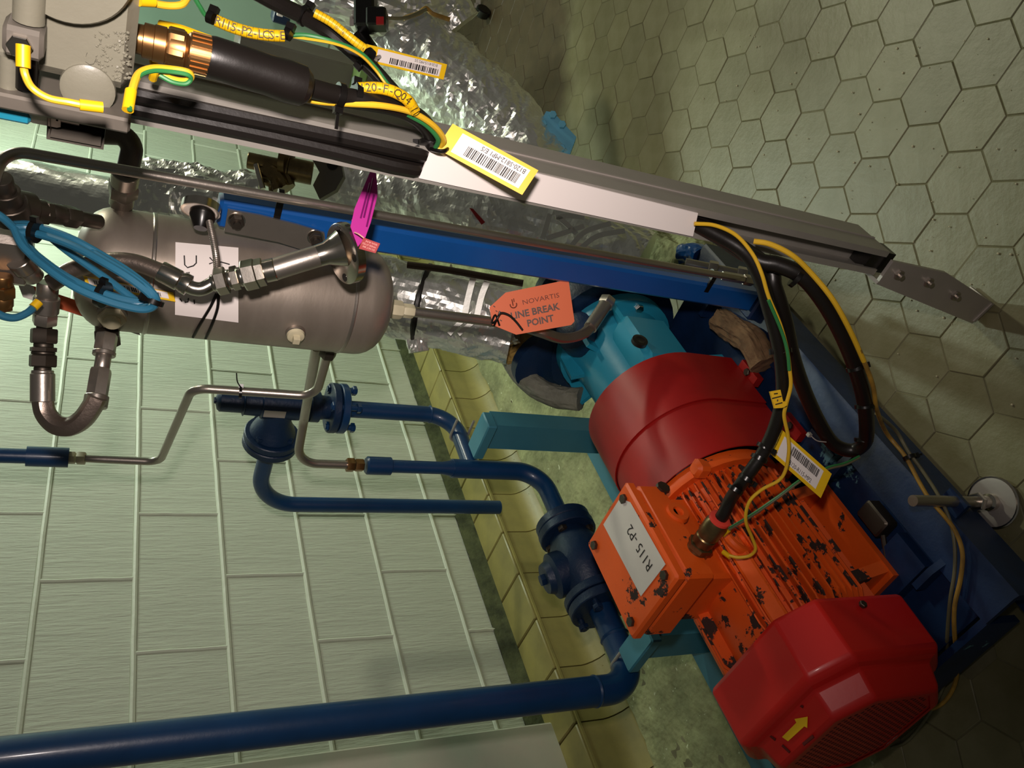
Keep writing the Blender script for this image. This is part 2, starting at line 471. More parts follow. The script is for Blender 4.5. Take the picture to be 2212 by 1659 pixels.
# end wall far behind
obj('wall_back', MB().bbox(4.3, 4.45, -2.4, 2.12, -.1, 3.), 'back_wall', label='pale green end wall far behind the pipes', kind='structure')
# tiled kerb
LZ, KY = .144, 1.766
kerb = obj('trim_1', MB().bbox(-.6, 4.2, KY + .006, WALL_Y + .1, -.01, LZ - .004), 'grout', label='yellow glazed tile kerb running along the foot of the wall', kind='structure')
TP = .1592
LT = rawmesh('ledge_tile', MB().bevbox((0, 0, -.008), TP - .004, WALL_Y - KY - .004, .02, .003), 'ledge_tile', 30)
mbf = MB(); prof = [(KY + .004, LZ - .002)]
# face tile with a rounded cove foot, built as a swept profile
pr = [(KY + .01, LZ - .006), (KY + .001, LZ - .010), (KY, LZ - .014), (KY, .060), (KY - .004, .046), (KY - .014, .030), (KY - .030, .014), (KY - .046, .006), (KY - .05, .0), (KY + .01, .0)]
hw = TP/2 - .0018
mbf.prism([V(-hw, y - KY, z) for y, z in pr], (2*hw, 0, 0))
FT = rawmesh('face_tile', mbf, 'ledge_tile', 50)
for i in range(-9, 16):
    x = 1.332 + TP * (i + .5)
    inst('ledge_tile', LT, kerb, (x, (WALL_Y + KY) / 2, LZ + rg.uniform(-.0006, .0006)))
    inst('face_tile', FT, kerb, (x, KY + rg.uniform(-.0005, .0005), 0))
mb = MB(); P = []; n = 160
obj('ledge_lip', MB().bbox(-.5, 4.1, KY - .0035, KY + .004, LZ - .0125, LZ - .006), 'ledge_tile', kerb)
# ragged dark mortar strip between wall paint and ledge
top = []; bot = []
for i in range(n + 1):
    x = -.4 + 4.4 * i / n; top.append(V(x, WALL_Y - .002, .200 + .004 * noise.noise(V(x*22, 0, 0)))); bot.append(V(x, WALL_Y - .012, LZ + .002))
mb.add(top + bot, [(i, i+1, n+2+i, n+1+i) for i in range(n)]); obj('mortar_strip', mb, 'dark_mortar', kerb)

# ================================================================== PUMP SET
MY, MZ = .885, .265        # motor shaft line
BASE = .133
# ---- skid
skid = thing('pump_skid', (.95, .95, 0), 'dark blue steel skid under the orange motor, standing on a threaded levelling foot', 'skid')
mb = MB(); x0, x1 = .40, 1.36
mb.prism([V(x0, .62, .035), V(x0, .62, .118), V(x0, .628, .122), V(x0, .69, .122), V(x0, .69, .112), V(x0, .632, .112), V(x0, .632, .045), V(x0, .67, .045), V(x0, .67, .035)], (x1-x0, 0, 0))
obj('side_rail', mb, 'skid_blue', skid)
mb = MB(); mb.prism([V(x0, 1.285, .035), V(x0, 1.285, .12), V(x0, 1.23, .12), V(x0, 1.23, .11), V(x0, 1.275, .11), V(x0, 1.275, .045), V(x0, 1.24, .045), V(x0, 1.24, .035)], (x1-x0, 0, 0))
obj('side_rail', mb, 'support_teal', skid)
obj('top_plate', MB().bbox(x0 + .02, x1 - .02, .685, 1.235, .098, .108), 'skid_blue', skid)
obj('end_plate', MB().bbox(x0, x0 + .012, .69, 1.23, .035, .116), 'skid_blue', skid)
for xx in (.50, .74, 1.02, 1.24):
    obj('cross_web', MB().prism([V(xx, .64, .109), V(xx, .74, .109), V(xx, .74, .131), V(xx, .70, .131)], (.012, 0, 0)), 'skid_blue', skid)
for xx, yy in ((.55, .70), (.80, .70), (.55, 1.0), (.80, 1.0)):
    obj('mounting_pad', MB().bbox(xx - .035, xx + .035, yy + .0, yy + .10, .108, BASE), 'skid_blue', skid)
# steel jacking blocks on the rail
for px, py in ((1795, 1100), (1905, 1120)):
    p = AZ(px, py, .115)
    mb = MB().bevbox(p + V(0, 0, .012), .055, .035, .03, .003)
    b = obj('jacking_block', mb, 'dull_steel', skid)
    obj('jacking_bolt', MB().cyl(p + V(-.028, .01, .014), p + V(-.085, .05, .014), .0045, 10), 'dull_steel', b)
# levelling foot
fp = AZ(2150, 1085, 0); fx, fy = fp.x, fp.y + .035
foot = thing('levelling_foot', (fp.x, fp.y, 0), 'chrome levelling foot with a round grey disc on the pavers beside the skid', 'machine foot')
obj('disc', MB().lathe((fp.x, fp.y, 0), (0, 0, 1), [(0, .040), (.006, .042), (.009, .041), (.010, .034), (.010, .008)], 32), 'galv_light', foot)
obj('rim', MB().lathe((fp.x, fp.y, .006), (0, 0, 1), [(0, .041), (.0, .042), (.002, .0435), (.004, .042), (.004, .040)], 32, cap=False), 'polished', foot)
obj('rod', MB().cyl((fp.x, fp.y, .01), (fp.x, fp.y, .205), .0088, 16), 'stainless', foot)
obj('collar', MB().lathe((fp.x, fp.y, .008), (0, 0, 1), [(0, .014), (.012, .014), (.016, .0105), (.034, .0105)], 20), 'polished', foot)
hexnut((fp.x, fp.y, .042), (0, 0, 1), .0155, .012, mbn := MB()); obj('lock_nut', mbn, 'polished', foot)
obj('rod_bracket', MB().bbox(fp.x - .02, fp.x + .02, fp.y - .012, .632, .098, .106), 'skid_blue', skid)

# ---- motor
motor = thing('electric_motor', (.65, MY, BASE), 'orange finned electric motor with chipped paint and a red octagonal fan cowl', 'motor')
bx0, bx1 = .495, .80
obj('stator_body', MB().lathe((bx0, MY, MZ), (1, 0, 0), [(0, .118), (.02, .119), (bx1 - bx0 - .02, .119), (bx1 - bx0, .118)], 48), 'motor_fin', motor)
FIN = None
mb = MB(); L = bx1 - bx0 - .012; P = []
for x in (0, L * .06, L * .94, L):
    h = .128 if x in (0, L) else .1375
    for y, r in ((-.0024, .116), (-.0013, h), (.0013, h), (.0024, .116)): P.append(V(x, y, r))
Fs = []
for k in range(3):
    for i in range(3): Fs.append((k*4+i, k*4+i+1, k*4+i+5, k*4+i+4))
Fs += [(0, 1, 2, 3), (15, 14, 13, 12)]
mb.add(P, Fs); FIN = rawmesh('cooling_fin', mb, 'motor_fin', 25)
N = 62
for k in range(N):
    a = 360. * k / N
    s = (a + 180) % 360 - 180            # 0 = straight up
    if abs(s) < 20: continue
    if abs(abs(s) - 118) < 9: continue
    if abs(s) > 150: continue
    inst('cooling_fin', FIN, motor, (bx0 + .006, MY, MZ), (rad(s), 0, 0))
# cast pads breaking the fins (near the top, either side of the box)
for sgn in (-1, 1):
    a = rad(36) * sgn
    u = V(0, -math.sin(a), math.cos(a)); v = V(0, math.cos(a), math.sin(a))
    obj('body_pad', MB().bevbox(V((bx0 + bx1)/2 - .045, MY, MZ) + u * .126, .20, .028, .026, .004, (1, 0, 0), v, u), 'motor_orange', motor)
for (yy, sg) in ((MY - .108, -1), (MY + .108, 1)):
    mb = MB(); mb.bbox(.535, .76, yy - .030, yy + .030, BASE, BASE + .013)
    f = obj('foot_rail', mb, 'motor_orange', motor)
    for xx in (.545, .725):
        obj('foot_web', MB().prism([V(xx, yy + sg*.028, BASE + .012), V(xx, yy - sg*.03, BASE + .012), V(xx, MY + sg*.075, MZ - .07), V(xx, MY + sg*.10, MZ - .05)], (.022, 0, 0)), 'motor_orange', motor)
        hexnut((xx + .012, yy + sg*.008, BASE + .013), (0, 0, 1), .010, .008, mb := MB()); obj('foot_bolt', mb, 'dull_steel', f)
# drive end shield
mb = MB().lathe((bx1, MY, MZ), (1, 0, 0), [(0, .134), (.012, .136), (.024, .134), (.03, .11), (.05, .07)], 40)
es = obj('end_shield', mb, 'motor_orange', motor)
for k in range(4):
    a = rad(45 + 90*k); c = V(bx1 + .006, MY + .138*math.sin(a), MZ + .138*math.cos(a))
    obj('shield_lug', MB().bevbox(c, .03, .03, .03, .006), 'motor_orange', es)
# lifting lug
lc = AY(1592, 1168, .80)
obj('lifting_eye', MB().tube([lc + V(.02*math.cos(t), -.006*math.sin(t), .022*math.sin(t)) for t in [2*math.pi*i/18 for i in range(19)]], .008, 10, False), 'motor_orange', motor)
# fan cowl
def octa(x, h, c): 
    k = h - c
    return [V(x, MY + a, MZ + b) for a, b in ((-k, h), (k, h), (h, k), (h, -k), (k, -h), (-k, -h), (-h, -k), (-h, k))]
rings = [octa(.498, .140, .048), octa(.495, .1425, .048), octa(.406, .1425, .050), octa(.397, .138, .052), octa(.391, .125, .050), octa(.357, .1155, .046), octa(.350, .111, .046), octa(.350, .100, .042)]
P = sum(rings, []); Fs = []
for r in range(len(rings)-1):
    for i in range(8): Fs.append((r*8+i, r*8+(i+1) % 8, (r+1)*8+(i+1) % 8, (r+1)*8+i))
mbc = MB().add(P, Fs)
cowl = obj('fan_cowl', mbc, 'cowl_red', motor, label='glossy red octagonal fan cowl', smooth=12)
bv = cowl.modifiers.new('bevel', 'BEVEL'); bv.width = .004; bv.segments = 2; bv.limit_method = 'ANGLE'; bv.angle_limit = rad(20)
obj('grille', MB().prism(octa(.352, .101, .042), (.002, 0, 0)), 'cowl_red', cowl)
mb = MB(); pit = .0100
for r_ in range(-13, 14):
    for c_ in range(-13, 14):
        y_ = (c_ + (.5 if r_ % 2 else 0))*pit; z_ = r_*pit*.88
        if max(abs(y_), abs(z_)) > .095 or abs(y_) + abs(z_) > .150: continue
        mb.lathe((.3521, MY + y_, MZ + z_), (-1, 0, 0), [(0, .0031), (.0004, .0031)], 8)
obj('grille_holes', mb, 'grille_dark', cowl, kind='stuff', smooth=0)
# moulded rectangle marks and the yellow arrow sticker on the cowl's top rear panel
q0 = AZ(1668, 1600, MZ + .119); 
def cp(px, py, dz=.0012):
    p = AZ(px, py, MZ + .12)
    for _ in range(6):
        t_ = min(1, max(0, (p.x - .357)/.034)); p = AZ(px, py, MZ + .1155 + .0095*t_ + dz)
    return p
arrow = [(1690, 1592), (1721, 1561), (1717, 1553), (1745, 1548), (1744, 1572), (1738, 1569), (1703, 1601)]
obj('arrow_sticker', MB().prism([cp(*p) for p in arrow], (0, 0, .0008)), 'tag_yellow', cowl, label='yellow direction arrow')
for a_, b_ in (((1670, 1555), (1688, 1533)), ((1711, 1512), (1735, 1527)), ((1735, 1608), (1757, 1590)), ((1655, 1582), (1675, 1598)), ((1690, 1610), (1706, 1625))):
    p, q = cp(*a_), cp(*b_); d = (q-p).normalized()
    obj('moulded_slot', MB().box((p+q)/2, (q-p).length, .004, .0014, d, V(0, 0, 1).cross(d), V(0, 0, 1)), 'grille_dark', cowl)
for px, py in ((1862, 1308), (1598, 1472)):
    p = AX(px, py, .478); d = V(0, -.7, .7)
    hexnut(p, (V(0, MY, MZ) - V(0, p.y, p.z)) * -1, .006, .006, mb := MB()); obj('cowl_screw', mb, 'dull_steel', cowl)
# terminal box
TX0, TX1, TY0, TY1, TZ0, TZ1 = .598, .792, .816, .972, .437, .516
tb = obj('terminal_box', MB().bevbox(((TX0+TX1)/2, (TY0+TY1)/2, (TZ0+TZ1)/2 - .012), TX1-TX0, TY1-TY0, TZ1-TZ0-.022, .005), 'motor_orange', motor)
obj('box_pedestal', MB().bevbox(((TX0+TX1)/2, (TY0+TY1)/2, .40), .17, .12, .08, .006), 'motor_orange', motor)
lid = obj('box_lid', MB().bevbox(((TX0+TX1)/2, (TY0+TY1)/2, TZ1 - .009), TX1-TX0+.006, TY1-TY0+.006, .020, .004), 'motor_orange', motor)
for xx in (TX0 + .018, TX1 - .018):
    for yy in (TY0 + .018, TY1 - .018):
        hexnut((xx, yy, TZ1 + .001), (0, 0, 1), .0085, .006, mb := MB()); obj('lid_bolt', mb, 'dull_steel', lid)
# spare entries on the near side of the box
p = AY(1463, 1108, TY0); obj('entry_boss', MB().lathe(p + V(0, .002, 0), (0, -1, 0), [(0, .021), (.007, .019), (.007, .010), (.002, .009)], 24), 'motor_orange', tb)
p = AY(1432, 1054, TY0); obj('blanking_plug', MB().lathe(p + V(0, .002, 0), (0, -1, 0), [(0, .013), (.006, .012)], 8), 'dull_steel', tb)
# paper label on the lid
ql = [AZ(px, py, TZ1 + .002) for px, py in ((1304, 1133), (1340, 1076), (1362, 1085), (1438, 1219), (1385, 1288))]
pl = obj('lid_label', MB().prism(ql, (0, 0, .0008)), 'paper_dirty', lid, label='white paper label with black handwriting')
O = AZ(1411, 1222, TZ1 + .0032); E_ = AZ(1352, 1110, TZ1 + .0032); U = E_ - O; Vv = V(-U.y, U.x, 0).normalized() * .05
obj('handwriting', text_mb('R115 -P2', (O, U, Vv), 0, 0, .54, aspect=U.length / (.027*4.6), lift=.0003), 'ink', pl)
# cable gland on the near side of the box
gp = AY(1507, 1186, TY0); gd = V(0, -1, .0)
gl = obj('cable_gland', MB().lathe(gp, gd, [(-.004, .0185), (.004, .0185), (.010, .0165), (.014, .0175), (.030, .0175), (.032, .0160), (.036, .0160), (.038, .0185), (.062, .0185), (.070, .0155)], 24), 'gland_steel', motor)
hexnut(gp + gd*.004, gd, .0215, .011, mb := MB()); obj('gland_nut', mb, 'gland_steel', gl)
obj('gland_ring', MB().lathe(gp + gd*.068, gd, [(0, .0135), (.001, .0172), (.006, .0172), (.0075, .0135)], 24), 'red_ring', gl, label='red rubber gland ring')
GLAND_END = gp + gd*.072

# ---- coupling guard
guard = thing('coupling_guard', (.94, MY, BASE), 'dark red sheet metal coupling guard between the motor and the pump', 'coupling guard')
def ushell(xa, xb, r, zlow, t=.0025, zc=MZ - .005):
    mb = MB()
    def arc(rr, x):
        pts = [V(x, MY - rr, zlow)] + [V(x, MY - rr*math.cos(math.pi*i/28), zc + rr*math.sin(math.pi*i/28)) for i in range(29)] + [V(x, MY + rr, zlow)]
        return pts
    A = arc(r, xa); B = arc(r, xb); A2 = arc(r-t, xa); B2 = arc(r-t, xb); n = len(A)
    Fs = []
    for i in range(n-1): Fs += [(i, i+1, n+i+1, n+i), (2*n+i+1, 2*n+i, 3*n+i, 3*n+i+1), (i+1, i, 2*n+i, 2*n+i+1), (n+i, n+i+1, 3*n+i+1, 3*n+i)]
    return mb.add(A+B+A2+B2, Fs)
GR = .1465
obj('shell', ushell(.822, .955, GR, .145), 'guard_red', guard)
obj('shell', ushell(.945, 1.085, GR + .004, .145), 'guard_red', guard)
obj('end_cover', MB().prism([V(1.080, MY - GR*math.cos(math.pi*i/24), MZ - .005 + GR*math.sin(math.pi*i/24)) for i in range(25)] + [V(1.08, MY + GR, .145), V(1.08, MY - GR, .145)], (.003, 0, 0)), 'guard_red', guard)
for xx in (.87, 1.03):
    br = obj('side_bracket', MB().bbox(xx - .03, xx + .03, MY - GR - .02, MY - GR + .002, .125, .142), 'guard_red', guard)
    hexnut((xx, MY - GR - .011, .141), (0, 0, 1), .008, .006, mb := MB()); obj('bracket_bolt', mb, 'dull_steel', br)

# ---- pump
pump = thing('centrifugal_pump', (1.25, MY, .1), 'light blue pump bearing housing with a black oil plug beyond the red guard', 'pump')
obj('bearing_housing', MB().lathe((1.082, MY, MZ), (1, 0, 0), [(0, .085), (.004, .098), (.03, .100), (.16, .104), (.20, .112), (.205, .135), (.232, .135), (.236, .10)], 40), 'bearing_blue', pump)
mb = MB().prism([V(1.086, MY - .10, MZ - .02), V(1.086, MY - .122, .12), V(1.086, MY + .122, .12), V(1.086, MY + .10, MZ - .02)], (.05, 0, 0))
obj('support_foot', mb, 'bearing_blue', pump)
# flat cast shoulder on the near side
obj('cast_shoulder', MB().bevbox((1.165, MY - .093, MZ + .015), .15, .07, .12, .012), 'bearing_blue', pump)
p = W(1382, 737, 1.66); nrm = V(-.35, -.55, .75).normalized()
p = AY(1382, 737, MY - .128)
obj('oil_plug', MB().lathe(p + V(0, .004, 0), (-.1, -1, .15), [(0, .017), (.008, .0165), (.009, .010), (.0075, .007)], 20), 'black_rubber', pump)
for k in range(6):
    a = rad(30 + 60*k); c = V(1.286, MY + .118*math.sin(a), MZ + .118*math.cos(a))
    hexnut(c, (-1, 0, 0), .0105, .010, mb := MB()); obj('flange_bolt', mb, 'polished', pump)
for k in range(4):
    a = rad(-60 + 40*k)
    c = V(1.255, MY + .112*math.sin(a), MZ + .112*math.cos(a))
    u = V(0, math.sin(a), math.cos(a))
    obj('rib', MB().box(c, .07, .010, .045, (1, 0, 0), V(0, u.z, -u.y), u), 'bearing_blue', pump)
obj('pump_casing', MB().lathe((1.318, MY, MZ), (1, 0, 0), [(0, .10), (.01, .165), (.05, .175), (.09, .165), (.12, .12), (.16, .09)], 36), 'valve_blue', pump)
obj('casing_flange', MB().lathe((1.48, MY, MZ), (1, 0, 0), [(0, .09), (.02, .12), (.045, .12), (.046, .07)], 32), 'valve_blue', pump)
obj('seal_cover', MB().lathe((1.29, MY - .02, MZ + .1), (-.2, -.5, .85), [(0, .05), (.04, .045), (.05, .03)], 20), 'valve_blue', pump)

# ================================================================== BLUE PIPES AND SUPPORTS
def flange(name, c, d, r, t, parent, material='valve_blue', nb=4, br=None, boltlen=.05, rot=45, boltmat=None, rbolt=.0085):
    d = Vector(d).normalized()
    f = obj(name, MB().lathe(Vector(c) - d*t/2, d, [(0, r*.97), (.002, r), (t-.002, r), (t, r*.97)], 32), material, parent)
    a = Vector((0, 0, 1)) if abs(d.z) < .9 else Vector((1, 0, 0)); e1 = (a - d*a.dot(d)).normalized(); e2 = d.cross(e1)
    br = br or r*.74
    for k in range(nb):
        an = rad(rot + 360/nb*k); p = Vector(c) + (e1*math.cos(an) + e2*math.sin(an))*br
        mb = MB().cyl(p - d*boltlen/2, p + d*boltlen/2, rbolt*.6, 10)
        hexnut(p - d*(boltlen/2 - .002), d, rbolt, .010, mb); hexnut(p + d*(boltlen/2 - .012), d, rbolt, .010, mb)
        obj('flange_bolt', mb, boltmat or material, f)
    return f
PY = 1.30
# ---- large pipe: down the wall side, elbow, towards the strainer
bp = thing('blue_pipe', (.687, PY, .26), 'thick dark blue pipe rising past the pilaster with a swept elbow at its foot', 'pipe')
RB = .0302
obj('pipe_run', MB().tube(fillet([V(.687, PY, 2.3), V(.687, PY, .285), V(.905, PY, .285)], .075, 12), RB, 24), 'pipe_blue', bp)
f1 = flange('flange', (.885, PY, .285), (1, 0, 0), .072, .022, bp, 'valve_blue', 4, boltlen=.07, rbolt=.012)
obj('weld_bead', MB().lathe((.80, PY, .285), (1, 0, 0), [(0, RB), (.004, RB + .003), (.008, RB)], 24), 'pipe_blue', bp)
obj('weld_bead', MB().lathe((.687, PY, .385), (0, 0, 1), [(0, RB), (.004, RB + .002), (.008, RB)], 24), 'pipe_blue', bp)
# ---- strainer / check valve between flanges
st = thing('check_valve', (.99, PY, .24), 'dark blue cast check valve bolted between two pipe flanges beside the terminal box', 'valve')
obj('valve_body', MB().lathe((.910, PY, .285), (1, 0, 0), [(0, .045), (.02, .05), (.05, .066), (.09, .070), (.13, .064), (.165, .05), (.18, .045)], 28), 'valve_blue', st)
obj('bonnet', MB().lathe((.995, PY, .285), V(-.1, .35, .95), [(0, .055), (.075, .053), (.082, .040), (.096, .034)], 24), 'valve_blue', st)
hexnut(V(.995, PY, .285) + V(-.1, .35, .95).normalized()*.095, V(-.1, .35, .95), .014, .012, mb := MB()); obj('bonnet_plug', mb, 'valve_blue', st)
flange('flange', (.909, PY, .285), (1, 0, 0), .074, .020, st, 'valve_blue', 4, boltlen=.03, boltmat='dull_steel', rbolt=.012)
flange('flange', (1.094, PY, .285), (1, 0, 0), .070, .022, st, 'valve_blue', 4, boltlen=.05, boltmat='dull_steel', rbolt=.012)
# ---- riser with reducer, tee and screwed joint
rp = thing('blue_pipe_riser', (1.29, PY, .26), 'blue pipe rising from the check valve through a tee to a brass-nutted coupling', 'pipe')
RS = .0235
obj('pipe_run', MB().tube(fillet([V(1.11, PY, .285), V(1.295, PY, .285), V(1.298, PY, .53)], .07, 12), RS, 20), 'pipe_blue', rp)
flange('flange', (1.118, PY, .285), (1, 0, 0), .068, .022, rp, 'valve_blue', 4, boltlen=.03, rbolt=.01)
zt = VZ(1.298, PY, 1020).z; zr0 = VZ(1.298, PY, 990).z; zr1 = VZ(1.298, PY, 955).z; zc0 = VZ(1.298, PY, 842).z; zc1 = VZ(1.298, PY, 790).z
obj('reducer', MB().lathe((1.298, PY, .50), (0, 0, 1), [(0, RS), (zr0 - .5, RS), (zr1 - .5, .0155), (zc0 - .5, .0155)], 20), 'pipe_blue', rp)
obj('socket', MB().lathe((1.298, PY, zc0 - .004), (0, 0, 1), [(0, .0155), (.003, .0215), (zc1 - zc0, .0215), (zc1 - zc0 + .004, .018)], 20), 'pipe_blue', rp)
x2 = 1.492
obj('branch', MB().tube(fillet([V(1.298, PY, zt), V(x2, PY, zt), V(x2, PY, VZ(x2, PY, 752).z)], .075, 12), .021, 20), 'pipe_blue', rp)
obj('weld_bead', MB().lathe((x2, PY, VZ(x2, PY, 930).z), (0, 0, 1), [(0, .021), (.003, .0235), (.006, .021)], 20), 'pipe_blue', rp)
cz = VZ(1.298, PY, 775).z
# ---- relief valve
zf = VZ(x2, PY, 730).z
rv = thing('relief_valve', (x2, PY, zf - .02), 'dark blue spring relief valve with an upright cap and two bolted flanges', 'valve')
flange('flange', (x2, PY, zf - .008), (0, 0, 1), .062, .018, rv, 'pipe_blue', 4, boltlen=.075, rbolt=.0125, rot=45)
flange('flange', (x2, PY, zf + .014), (0, 0, 1), .062, .018, rv, 'valve_blue', 4, boltlen=.02, rbolt=.0125, rot=45)
z = lambda px: VZ(x2, PY, px).z - zf
obj('valve_body', MB().lathe((x2, PY, zf), (0, 0, 1), [(.02, .028), (z(690), .030), (z(690)+.002, .038), (z(668), .038), (z(666), .034), (z(640), .036), (z(565), .036), (z(562), .031), (z(528), .030), (z(526), .033), (z(523), .026), (z(475), .0255), (z(470), .021), (z(470) + .004, .008), (z(470) + .008, .007)], 28), 'valve_blue', rv)
zo = VZ(x2, PY, 605).z
oy = PY + .115
obj('outlet_body', MB().lathe((x2, PY, zo), (0, 1, 0), [(0, .034), (.05, .036), (.075, .050), (.09, .055)], 28), 'valve_blue', rv)
flange('outlet_flange', (x2, oy - .013, zo), (0, 1, 0), .0665, .018, rv, 'valve_blue', 4, boltlen=.05, rbolt=.010, rot=45)
flange('outlet_flange', (x2, oy + .008, zo), (0, 1, 0), .0665, .018, rv, 'valve_blue', 4, boltlen=.02, rbolt=.010, rot=45)
np_ = V(x2 - .036, PY, VZ(x2, PY, 590).z)
obj('rating_plate', MB().box(np_, .0012, .02, .05, (1, 0, 0), (0, 1, 0), (0, 0, 1)), 'galv_light', rv)
# ---- tail pipe
yo = PY + .345
tp = obj('blue_tail_pipe', MB().tube(fillet([V(x2, oy + .012, zo), V(x2 - .004, yo, zo), V(x2 - .008, yo, VZ(x2 - .008, yo, 1078).z)], .11, 14), .0205, 20), 'pipe_blue', label='bent blue tail pipe from the relief valve with an open lower end', cat='pipe')
# ---- teal channel supports
def support(px_top, px_top_y, x, y, label, zbase):
    zt_ = VZ(x, y, px_top).z
    s = thing('pipe_support', (x, y, zbase), label, 'support')
    w_, d_, t_ = .078, .05, .006
    mb = MB(); pr = [(-d_/2, -w_/2), (d_/2, -w_/2), (d_/2, -w_/2 + t_), (-d_/2 + t_, -w_/2 + t_), (-d_/2 + t_, w_/2 - t_), (d_/2, w_/2 - t_), (d_/2, w_/2), (-d_/2, w_/2)]
    mb.prism([V(x + a, y + b, zbase) for a, b in pr], (0, 0, zt_ - zbase))
    obj('channel_post', mb, 'support_teal', s)
    obj('cap_bracket', MB().bevbox((x - .012, y + .01, zt_ + .012), .055, .11, .026, .003), 'support_teal', s)
    obj('base_plate', MB().bevbox((x, y, zbase + .005), .13, .13, .01, .002), 'support_teal', s)
    return s, zt_
sA, zA = support(1052, 925, 1.34, 1.205, 'teal channel support clamping the thinner riser pipe behind the red guard', 0)
sB, zB = support(1392, 1400, .735, 1.195, 'short teal channel support clamping the thick pipe under the terminal box', 0)
for s_, pipe, zz, rr in ((sA, V(1.42, PY, zt), 0, .0215), (sB, V(.745, PY, .285), 0, RB)):
    path = [pipe + V(0, -.05, -rr - .002)] + [pipe + V(0, (rr + .002)*math.sin(rad(a)), -(rr + .002)*math.cos(rad(a))) for a in range(0, 181, 15)] + [pipe + V(0, -.05, rr + .002)]
    obj('u_bolt', MB().tube(path, .0035, 8), 'galv', s_)

# ================================================================== CABLE STRUT
SX, SY = .80, .340
zS0 = VZ(SX, SY, 1905).z
strut = thing('cable_strut', (SX + .04, SY, 0), 'tall grey galvanised channel strut carrying black cables, bolted to the floor by its foot', 'strut')
def cprof(x0, sgn, w=.0413, d=.039, t=.0025, lip=.0095):
    h = w/2
    return [(x0, -h + lip), (x0, -h), (x0 + sgn*d, -h), (x0 + sgn*d, h), (x0, h), (x0, h - lip), (x0 + sgn*.007, h - lip), (x0 + sgn*.007, h - lip + t), (x0 + sgn*t, h - lip + t), (x0 + sgn*t, h - t), (x0 + sgn*(d - t), h - t), (x0 + sgn*(d - t), -h + t), (x0 + sgn*t, -h + t), (x0 + sgn*t, -h + lip - t), (x0 + sgn*.007, -h + lip - t), (x0 + sgn*.007, -h + lip)]
def swept(prof, cx, cy, z0, z1):
    n = len(prof); mb = MB()
    P = [V(cx + a, cy + b, z0) for a, b in prof] + [V(cx + a, cy + b, z1) for a, b in prof]
    return mb.add(P, [(i, (i+1) % n, n + (i+1) % n, n + i) for i in range(n)])
obj('channel', swept(cprof(0, 1), SX, SY, zS0, 2.15), 'galv', strut, smooth=30)
obj('channel', swept(cprof(.079, -1), SX, SY, zS0, 2.15), 'galv', strut, smooth=30)
obj('weld_seam', MB().bbox(SX + .0375, SX + .0415, SY - .0222, SY + .0222, zS0, 2.15), 'galv_light', strut)
obj('end_plug', MB().bbox(SX + .004, SX + .036, SY - .017, SY + .017, VZ(SX, SY, 1925).z, VZ(SX, SY, 1880).z), 'black_plastic', strut)
# foot bracket
xb = .792
pl = [AX(1930, 565, xb), AX(2045, 590, xb), AX(2146, 656, xb), AX(2106, 694, xb), AX(1899, 608, xb)]
fb = obj('foot_bracket', MB().prism(pl, (.006, 0, 0)), 'galv_light', strut)
a, b = AX(1899, 608, xb), AX(2106, 694, xb); d = (b - a)
obj('bracket_flange', MB().prism([a, b, b + V(.045, 0, 0), a + V(.045, 0, 0)], (0, .005, .002)), 'galv_light', fb)
e0, e1 = AX(2146, 656, xb), AX(2106, 694, xb)
obj('toe_plate', MB().prism([e0 + V(-.002, 0, 0), e1 + V(-.002, 0, 0), e1 + V(.05, 0, .0), e0 + V(.05, 0, .0)], (0, 0, .006)), 'galv_light', fb)
for px, py in ((1941, 593), (2005, 609), (2063, 638)):
    p = AX(px, py, xb); hexnut(p + V(.001, 0, 0), (-1, 0, .05), .0085, .005, mb := MB())
    mb.cyl(p, p + V(-.010, 0, 0), .0042, 10); obj('bracket_bolt', mb, 'stainless', fb)
# blank white label plate
lp = [AX(933, 318, SX - .003), AX(1508, 461, SX - .003), AX(1497, 511, SX - .003), AX(905, 385, SX - .003)]
obj('label_plate', MB().prism(lp, (.002, 0, 0)), 'paper', strut, label='long blank white label strip')
# cables lying in the strut
for k, (dx, dy, r) in enumerate(((.003, -.008, .0090), (.004, .009, .0090), (.014, .001, .0098))):
    zb = VZ(SX, SY, 900).z
    pts = [V(SX + dx + .001*math.sin(t*1.3 + k), SY + dy + .0015*math.sin(t*.9 + 2*k), 2.1 - (2.1 - zb) * t / 12) for t in range(13)]
    pts += [V(SX + .017 + .004*k, SY + dy*.6, VZ(SX, SY, 950).z), V(SX + .018 + .004*k, SY + dy*.6, VZ(SX, SY, 1040).z)]
    obj('strut_cable', MB().tube(smooth_path(pts, 3), r, 10), 'black_rubber', label=['black cable lying along the upper lip inside the strut channel', 'black cable lying along the lower lip inside the strut channel', 'black cable lying deepest inside the strut channel'][k], cat='cable', group='cables in the strut')

